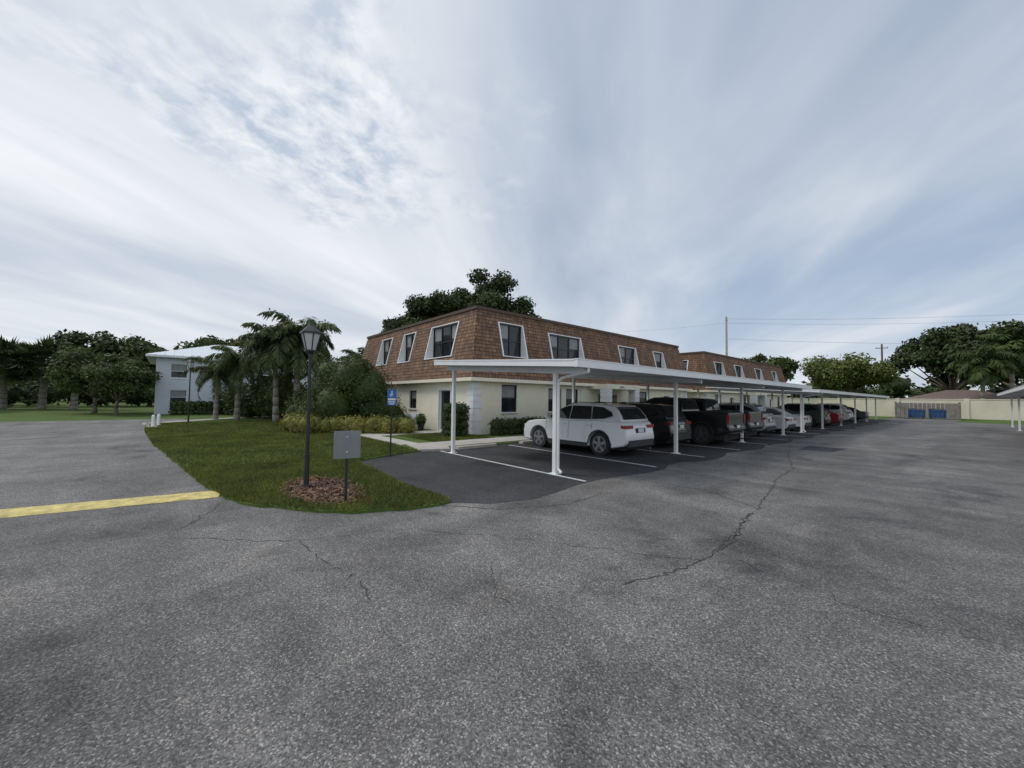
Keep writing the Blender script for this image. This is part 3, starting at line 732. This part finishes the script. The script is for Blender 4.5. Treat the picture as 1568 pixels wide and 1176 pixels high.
mb=MB(); a=(-6.6,85.4,2.5);b=(5.6,85.4,2.5);c=(5.6,94.6,2.5);d=(-6.6,94.6,2.5);e=(-2,90,3.9);f=(1,90,3.9)
mb.face([a,b,f,e],M_terra);mb.face([c,d,e,f],M_terra);mb.face([b,c,f],M_terra);mb.face([d,a,e],M_terra); mb.obj('roof',E,False)
mb=MB(); mb.cyl((0,0,.05),(0,0,.42),.13,.21,M_black,14); mb.cyl((0,0,.42),(0,0,.46),.23,.23,M_black,14); o=mb.obj('flower_pot'); o.location=(-18.9,10.1,0)
make_bush('potted_plant',[(-18.9,10.1,.65)],[.28],500,.06,L_mid,3)
# ------------------------------------------------------------------ vehicles
def wheel(mb,x,y,r,w=.22,side=1):
    mb.cyl((x,y-w/2,r),(x,y+w/2,r),r,r,M_rubber,28)
    yo=y+side*(w/2+.003)
    mb.cyl((x,yo-side*.01,r),(x,yo,r),r*.70,r*.68,M_dplastic,24)
    for k in range(5):
        a=2*math.pi*k/5+.3; p=Vector((math.cos(a),0,math.sin(a))); t=Vector((-math.sin(a),0,math.cos(a)))
        c=Vector((x,yo+side*.012,r))
        mb.face([c+p*.04-t*.035,c+p*r*.66-t*.05,c+p*r*.66+t*.05,c+p*.04+t*.035],M_rim)
    mb.cyl((x,yo,r),(x,yo+side*.02,r),.06,.05,M_rim,12)
    n=24
    for k in range(n):
        a=2*math.pi*k/n;b=2*math.pi*(k+1)/n
        f=lambda an,rr:(x+rr*math.cos(an),yo+side*.006,r+rr*math.sin(an))
        mb.face([f(a,r*.64),f(b,r*.64),f(b,r*.71),f(a,r*.71)],M_rim)
CARS={
'suv':dict(L=4.65,W=.92,wb=1.36,r=.365,
  low=[(-2.20,.36),(-2.30,.45),(-2.33,.60),(-2.30,.72),(-2.26,.95),(-2.16,1.10),(-1.2,1.13),(-.3,1.09),(1.0,1.05),(1.5,1.03),(1.98,.96),(2.2,.84),(2.30,.66),(2.32,.42),(2.22,.26)],
  up=[(-2.14,1.10),(-2.03,1.30),(-1.86,1.50),(-1.72,1.58),(-1.5,1.625),(-.8,1.665),(-.15,1.66),(.15,1.61),(.50,1.42),(1.14,1.04)],belt=1.10,
  side=[[(1.00,1.13),(.66,1.31),(.40,1.46),(.14,1.555),(-.05,1.575),(-.05,1.12)],[(-.09,1.12),(-.09,1.578),(-.9,1.575),(-.98,1.15)],[(-1.02,1.155),(-.94,1.574),(-1.38,1.545),(-1.72,1.40),(-1.80,1.28),(-1.5,1.19)]],
  ws=[(1.02,1.11),(.22,1.58)],rw=[(-2.1,1.17),(-1.76,1.55)],doors=[.98,-.07,-1.05],rails=True),
'sedan':dict(L=4.7,W=.90,wb=1.38,r=.33,
  low=[(-2.28,.32),(-2.35,.5),(-2.34,.85),(-2.25,.98),(-1.6,1.0),(-.6,.96),(1.0,.93),(1.5,.88),(2.1,.76),(2.32,.58),(2.34,.36),(2.25,.22)],
  up=[(-1.78,.98),(-1.2,1.30),(-.75,1.42),(-.1,1.46),(.25,1.42),(.6,1.24),(1.12,.92)],belt=.97,
  side=[[(.93,1.0),(.50,1.26),(.2,1.36),(-.05,1.38),(-.05,1.0)],[(-.13,1.0),(-.13,1.38),(-.7,1.35),(-1.2,1.14),(-1.3,1.02)]],
  ws=[(1.0,.99),(.33,1.38)],rw=[(-1.68,1.04),(-.85,1.38)],doors=[.95,-.09,-1.1],rails=False),
'pickup':dict(L=5.8,W=.98,wb=1.82,r=.42,
  low=[(-2.8,.55),(-2.9,.6),(-2.9,.75),(-2.84,.8),(-2.84,1.32),(-.95,1.34),(-.9,1.28),(1.25,1.26),(1.6,1.28),(2.5,1.22),(2.82,1.12),(2.88,.7),(2.86,.5),(2.7,.42)],
  up=[(-1.0,1.28),(-.88,1.8),(-.72,1.9),(-.1,1.94),(.45,1.92),(.72,1.82),(1.38,1.26)],belt=1.30,
  side=[[(1.2,1.34),(.68,1.74),(.4,1.82),(.12,1.82),(.12,1.34)],[(.03,1.34),(.03,1.82),(-.72,1.80),(-.82,1.34)]],
  ws=[(1.3,1.34),(.66,1.84)],rw=[(-.985,1.40),(-.88,1.76)],doors=[1.2,.08,-.88],rails=False)}
def make_car(name,kind,x,y,head,pm):
    c=CARS[kind]; E=empty(name,(x,y,.008),head); W=c['W'];r=c['r'];wb=c['wb'];ar=r+.055
    zb=c['low'][-1][1]
    poly=list(c['low'])
    zs=max(.26,zb)
    for cx in (wb,-wb):
        a0=math.asin((zs-r)/ar) if abs((zs-r)/ar)<1 else 0
        K=12
        for k in range(K+1):
            a=a0+(math.pi-2*a0)*k/K; poly.append((cx+ar*math.cos(a),r+ar*math.sin(a)))
    yl=lambda z: W-(max(0,z-.75)*.16)-(max(0,.5-z)*.12)
    B=MB(); B.prism(poly,-W,W,pm,yf=yl)
    Lh=c['L']/2
    def taper(x_,y_):
        t=max(0,(abs(x_)-Lh*.72)/(Lh*.28)); return y_*(1-.13*t*t)
    B.v=[(p[0],taper(p[0],p[1]),p[2]) for p in B.v]
    B.obj('body',E,bevel=.05)
    belt=c['belt']; yb=yl(belt)-.012
    yu=lambda z: yb-(z-belt)*.38
    U=MB(); U.prism(c['up'],0,0,pm,yf=yu); U.v=[(p[0],taper(p[0],p[1]),p[2]) for p in U.v]; U.obj('cabin',E,bevel=.045)
    G=MB()
    for s in (-1,1):
        for w in c['side']:
            G.face([(px,s*(taper(px,yu(pz))+.007),pz) for px,pz in w],M_cglass)
    (xa,za),(xb_,zb_)=c['ws']
    def linex(z,front):
        u=c['up']; best=None
        for i in range(len(u)-1):
            z0_,z1_=u[i][1],u[i+1][1]
            isf=u[i][0]>0 or u[i+1][0]>.1
            if isf!=front: continue
            if min(z0_,z1_)<=z<=max(z0_,z1_) and z0_!=z1_:
                t=(z-z0_)/(z1_-z0_); best=u[i][0]+(u[i+1][0]-u[i][0])*t
                if not front: return best
        return best
    for (z_a,z_b,front,off,mrg) in ((za,zb_,True,.014,.10),(c['rw'][0][1],c['rw'][1][1],False,-.014,.10)):
        zs_=[z_a+(z_b-z_a)*k/6 for k in range(7)]
        for k in range(6):
            z1,z2=zs_[k],zs_[k+1]; x1_,x2_=linex(z1,front),linex(z2,front)
            if x1_ is None or x2_ is None: continue
            w1=taper(x1_,yu(z1))-mrg;w2=taper(x2_,yu(z2))-mrg
            G.face([(x1_+off,-w1,z1+.006),(x2_+off,-w2,z2+.006),(x2_+off,w2,z2+.006),(x1_+off,w1,z1+.006)],M_cglass)
    G.obj('windows',E,False)
    D=MB()
    D.box((-c['L']/2+.25,-W+.24,.22),(c['L']/2-.25,W-.24,r+ar*.95),M_rubber)
    for s in (-1,1):
        for cx in (wb,-wb): wheel(D,cx,s*(W-.135),r,side=s)
        for dx in c['doors']:
            D.face([(dx-.006,s*(yl(.45)+.003),.45),(dx+.006,s*(yl(.45)+.003),.45),(dx+.006,s*(yl(.75)+.003),.75),(dx-.006,s*(yl(.75)+.003),.75)],M_rubber)
            D.face([(dx-.006,s*(yl(.75)+.003),.75),(dx+.006,s*(yl(.75)+.003),.75),(dx+.006,s*(yl(belt-.06)+.003),belt-.06),(dx-.006,s*(yl(belt-.06)+.003),belt-.06)],M_rubber)
        for dx in c['doors'][1:]:
            zz=belt-.17; yy=yl(zz)
            a,b=sorted((s*(yy+.002),s*(yy+.03))); D.box((dx+.1,a,zz),(dx+.28,b,zz+.03),pm)
        a,b=sorted((s*(yl(.4)-.02),s*(yl(.45)+.008))); D.box((-wb+ar+.05,a,zs-.02),(wb-ar-.05,b,zs+.12),M_dplastic)
        for cx in (wb,-wb):
            K=16
            for k in range(K):
                a0=math.pi*k/K;a1=math.pi*(k+1)/K; R0=ar-.005;R1=ar+(.045 if kind!='sedan' else .012)
                pts=[]
                for (R_,aa) in ((R0,a0),(R1,a0),(R1,a1),(R0,a1)):
                    zz=r+R_*math.sin(aa); xx=cx+R_*math.cos(aa); pts.append((xx,s*(taper(xx,yl(zz))+.008),zz))
                D.face(pts,M_dplastic if kind!='sedan' else pm)
        mx=c['doors'][0]-.12
        a,b=sorted((s*(yb-.02),s*(yb+.18))); D.box((mx-.05,a,belt+.02),(mx+.07,b,belt+.14),pm)
        fx=c['L']/2
        a,b=sorted((s*(W-.40),s*(W-.12))); D.box((fx-.30,a,belt-.37),(fx-.07,b,belt-.27),M_lens)
        if kind=='pickup': a,b=sorted((s*(W-.2),s*(W-.13))); D.box((-fx+.03,a,.85),(-fx+.14,b,1.25),M_red)
        elif kind=='suv':
            a,b=sorted((s*(W-.50),s*(W-.105))); D.box((-fx+.035,a,.90),(-fx+.26,b,1.00),M_red)
        else: a,b=sorted((s*(W-.45),s*(W-.11))); D.box((-fx-.01,a,.74),(-fx+.16,b,.88),M_red)
        if c['rails']:
            zt=max(p[1] for p in c['up']); yy=yu(zt)-.03
            D.tube([(.05,s*yy,zt-.05),(-.1,s*yy,zt+.035),(-1.35,s*yy,zt+.02),(-1.5,s*yy,zt-.05)],[.015]*4,M_dplastic,6)
    L2=c['L']/2
    D.box((-L2-.012,-W+.22,zs+.08),(-L2+.12,W-.22,.54),M_dplastic)
    D.box((-L2-.012 if kind!='suv' else -L2+.015,-.26,.70 if kind!='suv' else .76),(-L2+.1,.26,.84 if kind!='suv' else .90),M_dplastic)
    D.box((-L2-.018 if kind!='suv' else -L2+.005,-.16,.71 if kind!='suv' else .77),(-L2+.05,.16,.83 if kind!='suv' else .89),M_whitem)
    D.box((L2-.1,-W+.35,.45),(L2+.012,W-.35,.72),M_dplastic)
    D.cyl((-L2+.1,-.5,.25),(-L2-.02,-.5,.25),.035,.035,M_rim,10)
    if kind=='suv': D.prism([(-1.82,1.60),(-1.45,1.645),(-1.45,1.62),(-1.80,1.575)],-.5,.5,pm)
    if kind=='pickup': D.box((-2.78,-.8,1.325),(-1.05,.8,1.345),M_dplastic)
    D.obj('wheels_and_trim',E,True)
    return E
make_car('parked_suv','suv',-9.1,11.35,math.pi,P_white)
make_car('parked_pickup_truck','pickup',-9.0,17.5,math.pi,P_black)
make_car('parked_suv','suv',-9.3,14.5,math.pi,P_black)
make_car('parked_suv','suv',-8.9,23.3,math.pi,P_silver)
make_car('parked_pickup_truck','pickup',-9.2,20.4,math.pi,P_grey)
make_car('parked_sedan','sedan',-8.8,26.5,math.pi,P_white)
make_car('parked_sedan','sedan',-8.7,29.5,math.pi,P_white)
make_car('parked_suv','suv',-8.8,35.5,math.pi,P_grey)
make_car('parked_sedan','sedan',-8.6,38.5,math.pi,P_red)
make_car('parked_suv','suv',-8.8,44.5,math.pi,P_white)
make_car('parked_sedan','sedan',-8.6,50.5,math.pi,P_grey)
# ------------------------------------------------------------------ vegetation
make_tree('oak_tree',-40.4,30.0,17.6,6.9,8,L_dark,nc=84,nl=38000,ls=.19,tr=.5,seed=2,crz=4.6,lobes=[(0,0,0,1.0),(0.8,1.4,-.8,.9),(-1.2,-1.8,-.6,.85)],clr=.22)
make_tree('oak_tree',-45.2,24.6,14.4,5.0,6,L_dark,nc=50,nl=19000,ls=.18,tr=.4,seed=12,crz=3.4,clr=.24)
make_tree('oak_tree',-46.8,21.9,12.2,2.6,6,L_dark,nc=18,nl=6000,ls=.18,tr=.3,seed=13,crz=2.2,clr=.3)
make_palm('queen_palm',-28.8,6.3,5.3,3.2,34,3,1.15,.17,(-.2,.2))
make_palm('queen_palm',-29.9,5.4,4.7,3.0,30,8,1.15,.15,(.2,-.2))
make_palm('queen_palm',-33.8,3.7,3.9,2.6,22,4,1.0,.15,(.2,.1))
make_palm('queen_palm',-35.2,2.6,3.2,2.3,18,5,1.0,.13,(-.3,.1))
make_palm('queen_palm',-32.5,12.0,4.3,2.3,24,6,.9,.13)
make_palm('cabbage_palm',-66,-10.3,4.6,3.2,44,11,tr=.26,fan=True,m=L_mid)
make_palm('cabbage_palm',-68,-13.4,4.4,3.1,44,12,tr=.26,fan=True,m=L_mid)
make_palm('cabbage_palm',-63,-7.6,3.9,2.8,40,14,tr=.24,fan=True,m=L_mid)
make_tree('lawn_tree',-52,-5.0,5.6,3.4,1.9,L_mid,nc=24,nl=11000,ls=.13,tr=.16,seed=21,core=True)
make_tree('lawn_tree',-47,-3.2,4.4,2.6,1.6,L_mid,nc=20,nl=9000,ls=.11,tr=.13,seed=22)
make_tree('lawn_tree',-60,-16,6.8,4.2,1.9,L_mid,nc=26,nl=11000,ls=.17,tr=.2,seed=29)
make_tree('shade_tree',-90,-20,10.0,6,3.5,L_dark,nc=30,nl=11000,ls=.28,seed=23,clr=.26)
make_tree('shade_tree',-84,-8,11.5,6,4,L_dark,nc=30,nl=11000,ls=.28,seed=24,clr=.26)
make_tree('shade_tree',-80,-2,9.5,5,3,L_mid,nc=24,nl=8000,ls=.30,seed=25)
make_tree('shade_tree',-90,-31,10.5,6,3,L_mid,nc=24,nl=8000,ls=.32,seed=28)
make_tree('shade_tree',-66,5,9.8,4.5,4,L_mid,nc=22,nl=7000,ls=.24,seed=26)
make_tree('shade_tree',-62,15,8.6,4.5,3,L_dark,nc=22,nl=7000,ls=.24,seed=27)
sh_c=[(-22.4,7.6,2.0),(-21.3,8.2,2.2),(-23.5,7.0,2.1),(-22.3,7.5,3.0),(-21.0,8.6,1.2),(-23.9,6.8,1.1),(-22.2,6.8,1.3),(-23.0,8.2,2.6),(-21.6,7.2,2.7),(-23.4,6.9,2.9),(-21.4,7.6,3.2)]
make_bush('large_shrub',sh_c,[1.5,1.3,1.4,1.1,1.2,1.3,1.3,1.3,1.0,1.0,.8],28000,.06,L_mid,31)
make_bush('shrub_hedge',[(-28+i*.9+random.uniform(-.3,.3),6.9+random.uniform(-.5,.5)+(-.25*i),random.uniform(.7,1.5)) for i in range(5)]+[(-31-i*.8,6.3+random.uniform(-.8,.8),random.uniform(.8,2.6)) for i in range(8)],[random.uniform(.8,1.3) for _ in range(13)],16000,.09,L_mid,32)
make_bush('garden_shrubs',[(-37-i*1.3,5.5+random.uniform(-1,1),random.uniform(.6,1.8)) for i in range(8)],[random.uniform(.9,1.5) for _ in range(8)],8000,.12,L_dark,33)
cr=[]
for i in range(26):
    t=i/25; x=-20.8+2.9*t+random.uniform(-.2,.2); y=4.6+4.0*t+random.uniform(-.25,.25)
    cr.append((x,y,.36))
for i in range(10): cr.append((-21.5+random.uniform(-1.2,.6),5.5+random.uniform(-1,1.5),.4))
make_bush('croton_hedge',cr,[random.uniform(.34,.55) for _ in cr],17000,.05,L_yel,34)
make_bush('foundation_shrubs',[(-19.6+i*.35,8.9+.1*i+random.uniform(-.2,.2),.45) for i in range(4)]+[(-21.6-i*.9,9.8,.7) for i in range(8)],[.45]*4+[.75]*8,8000,.06,L_dark,35)
def box_hedge(name,x0,x1,y0,y1,h,n,ls,m,seed):
    rng=np.random.default_rng(seed); C=[];R=[]
    nx=max(1,int((x1-x0)/.4));ny=max(1,int((y1-y0)/.4))
    for i in range(nx):
        for j in range(ny):
            for k in range(max(1,int(h/.4))):
                C.append((x0+(i+.5)*(x1-x0)/nx,y0+(j+.5)*(y1-y0)/ny,.2+k*.36)); R.append((.3,.3,.28+.04*rng.random()))
    return make_bush(name,C,R,n,ls,m,seed)
box_hedge('boxwood_hedge',-15.1,-14.3,11.6,19.0,.98,15000,.05,L_dark,41)
box_hedge('boxwood_hedge',-15.1,-14.3,24,28,.98,5000,.06,L_dark,42)
box_hedge('boxwood_hedge',-15.9,-15.0,9.6,10.5,1.9,5000,.05,L_dark,43)
box_hedge('boxwood_hedge',-16.6,-15.9,9.8,10.5,.9,2500,.05,L_mid,44)
box_hedge('boxwood_hedge',-46.4,-45.4,0.2,4.0,1.4,4000,.1,L_dark,45)
box_hedge('boxwood_hedge',-15.0,-14.2,37,60,.9,9000,.09,L_dark,46)
make_tree('light_tree',-14.5,97,10.2,7.6,4.0,L_light,nc=40,nl=15000,ls=.28,seed=51,crz=3.0,clr=.26)
make_tree('dark_tree',-1.5,106,16.2,8.5,5,L_dark,nc=44,nl=19000,ls=.34,tr=.4,seed=52,clr=.24)
make_tree('dark_tree',7,96,14.5,8,4,L_dark,nc=40,nl=17000,ls=.32,tr=.4,seed=53,clr=.24)
make_tree('dark_tree',18,110,16,9,4,L_dark,nc=30,nl=10000,ls=.4,tr=.4,seed=54)
make_palm('tall_palm',4.2,88,9.8,4.4,30,55,1.0,.22,leafl=.65,wl=1.5,m=L_mid)
make_palm('tall_palm',1.5,84,7.2,3.8,26,56,1.0,.22,leafl=.65,wl=1.5,m=L_mid)
make_tree('courtyard_tree',-20,36.5,7.3,2.6,3,L_mid,nc=18,nl=5000,ls=.16,seed=57)
make_tree('shade_tree',-22.4,73,9.8,4.5,4,L_mid,nc=22,nl=7000,ls=.3,seed=58)
make_tree('shade_tree',-33,70,9.5,5,4,L_dark,nc=22,nl=7000,ls=.3,seed=59)
C=[];R=[]
rng=np.random.default_rng(77)
for az in np.arange(-30,125,1.3):
    a=math.radians(az); dd=125+rng.normal()*6
    hgt=6.5+rng.normal()*1.6+(1.5 if az>70 else 0)
    x=-dd*math.sin(a);y=dd*math.cos(a)
    for k in range(2): C.append((x+rng.normal()*2,y+rng.normal()*2,hgt*(.3+.35*k))); R.append((3.4,3.4,hgt*.34))
make_bush('distant_trees',C,R,45000,.5,L_dark,78)
C=[];R=[]
for i in range(24):
    C.append((-76+rng.normal()*2,-30+i*1.9,1.4+rng.random()*.8)); R.append((1.6,1.6,1.4))
make_bush('hedge_row',C,R,16000,.22,L_dark,79)
# ------------------------------------------------------------------ sky, sun
world=bpy.data.worlds.new('World'); scene.world=world; world.use_nodes=True
nt=world.node_tree; nt.nodes.clear()
SUN_EL=48; SUN_AZ=232
sky=nt.nodes.new('ShaderNodeTexSky'); sky.sky_type='NISHITA'; sky.sun_disc=False
sky.sun_elevation=math.radians(SUN_EL); sky.sun_rotation=math.radians(SUN_AZ); sky.dust_density=2.0; sky.air_density=1.2
bg1=nt.nodes.new('ShaderNodeBackground'); bg1.inputs[1].default_value=0.12; nt.links.new(sky.outputs[0],bg1.inputs[0])
tc=nt.nodes.new('ShaderNodeTexCoord').outputs['Generated']
sx=nt.nodes.new('ShaderNodeSeparateXYZ'); nt.links.new(tc,sx.inputs[0])
zc=mth(nt,'ADD',mth(nt,'MAXIMUM',sx.outputs[2],0.0),0.12)
cx=nt.nodes.new('ShaderNodeCombineXYZ'); nt.links.new(mth(nt,'DIVIDE',sx.outputs[0],zc),cx.inputs[0]); nt.links.new(mth(nt,'DIVIDE',sx.outputs[1],zc),cx.inputs[1])
th=math.atan2(-0.58,0.86)
rot=mapping(nt,cx.outputs[0],(1,1,1),(0,0,th))
st=mapping(nt,rot,(1.0,0.32,1))
n1=noise(nt,st,1.3,5,0.52,0.35)
n2=noise(nt,st,0.5,2,0.45,0.2)
n3=noise(nt,mapping(nt,rot,(1.0,0.8,1)),10.0,4,0.60,0.2)
s=mth(nt,'ADD',mth(nt,'MULTIPLY',n1.outputs[0],0.55),mth(nt,'MULTIPLY',n2.outputs[0],0.45))
cl=ramp(nt,s,[(0.37,(0.38,0.45,0.57)),(0.46,(0.51,0.575,0.67)),(0.54,(0.64,0.69,0.76)),(0.65,(0.85,0.87,0.90))])
puf=ramp(nt,n3.outputs[0],[(0.38,(0.42,0.51,0.64)),(0.50,(0.66,0.71,0.79)),(0.64,(0.90,0.92,0.94))])
wob=noise(nt,rot,3.0,3,0.6).outputs[0]
pd=mth(nt,'ADD',vdist(nt,cx.outputs[0],(-1.30,0.32,0)),mth(nt,'MULTIPLY',mth(nt,'SUBTRACT',wob,0.5),1.6))
pm=ramp(nt,pd,[(0.10,(0.75,)*3),(0.62,(0,0,0))])
col=mix(nt,pm.outputs[0],cl.outputs[0],puf.outputs[0])
dt=nt.nodes.new('ShaderNodeVectorMath'); dt.operation='DOT_PRODUCT'; nt.links.new(tc,dt.inputs[0]); dt.inputs[1].default_value=(-0.12,0.97,0.20)
bm_=mth(nt,'MULTIPLY',ramp(nt,dt.outputs['Value'],[(0.86,(0,0,0)),(0.99,(1,1,1))]).outputs[0],ramp(nt,sx.outputs[2],[(0.04,(0,0,0)),(0.13,(1,1,1)),(0.24,(0.8,)*3),(0.42,(0,0,0))]).outputs[0])
bm2=mth(nt,'MULTIPLY',bm_,ramp(nt,n1.outputs[0],[(0.40,(0.75,)*3),(0.60,(0.25,)*3)]).outputs[0])
col=mix(nt,bm2,col,(0.32,0.44,0.62))
hz=ramp(nt,sx.outputs[2],[(0.0,(1,1,1)),(0.25,(0,0,0))])
col=mix(nt,mth(nt,'MULTIPLY',hz.outputs[0],0.5),col,(0.72,0.77,0.82))
bg2=nt.nodes.new('ShaderNodeBackground'); nt.links.new(col,bg2.inputs[0]); bg2.inputs[1].default_value=1.06
fac=ramp(nt,s,[(0.36,(0.88,)*3),(0.52,(0.97,)*3)])
ms=nt.nodes.new('ShaderNodeMixShader'); nt.links.new(fac.outputs[0],ms.inputs[0]); nt.links.new(bg1.outputs[0],ms.inputs[1]); nt.links.new(bg2.outputs[0],ms.inputs[2])
out=nt.nodes.new('ShaderNodeOutputWorld'); nt.links.new(ms.outputs[0],out.inputs[0])
sd=bpy.data.lights.new('sun','SUN'); sd.energy=1.5; sd.angle=math.radians(16); sd.color=(1.0,0.95,0.88)
so=bpy.data.objects.new('sun',sd); COL.objects.link(so)
v=Vector((math.sin(math.radians(SUN_AZ))*math.cos(math.radians(SUN_EL)),math.cos(math.radians(SUN_AZ))*math.cos(math.radians(SUN_EL)),math.sin(math.radians(SUN_EL))))
so.rotation_euler=v.to_track_quat('Z','Y').to_euler()
# ------------------------------------------------------------------ camera
cd=bpy.data.cameras.new('camera'); co=bpy.data.objects.new('camera',cd); COL.objects.link(co)
cd.sensor_width=36; cd.lens=605/1568*36; cd.clip_end=3000; cd.clip_start=.05
R3=Matrix.Rotation(math.radians(49),4,'Z')@Matrix.Rotation(math.radians(92.1),4,'X')@Matrix.Rotation(math.radians(0.7),4,'Z')
co.matrix_world=Matrix.Translation((0,0,1.8))@R3
scene.camera=co
scene.view_settings.view_transform='Standard'; scene.view_settings.look='None'; scene.view_settings.exposure=0
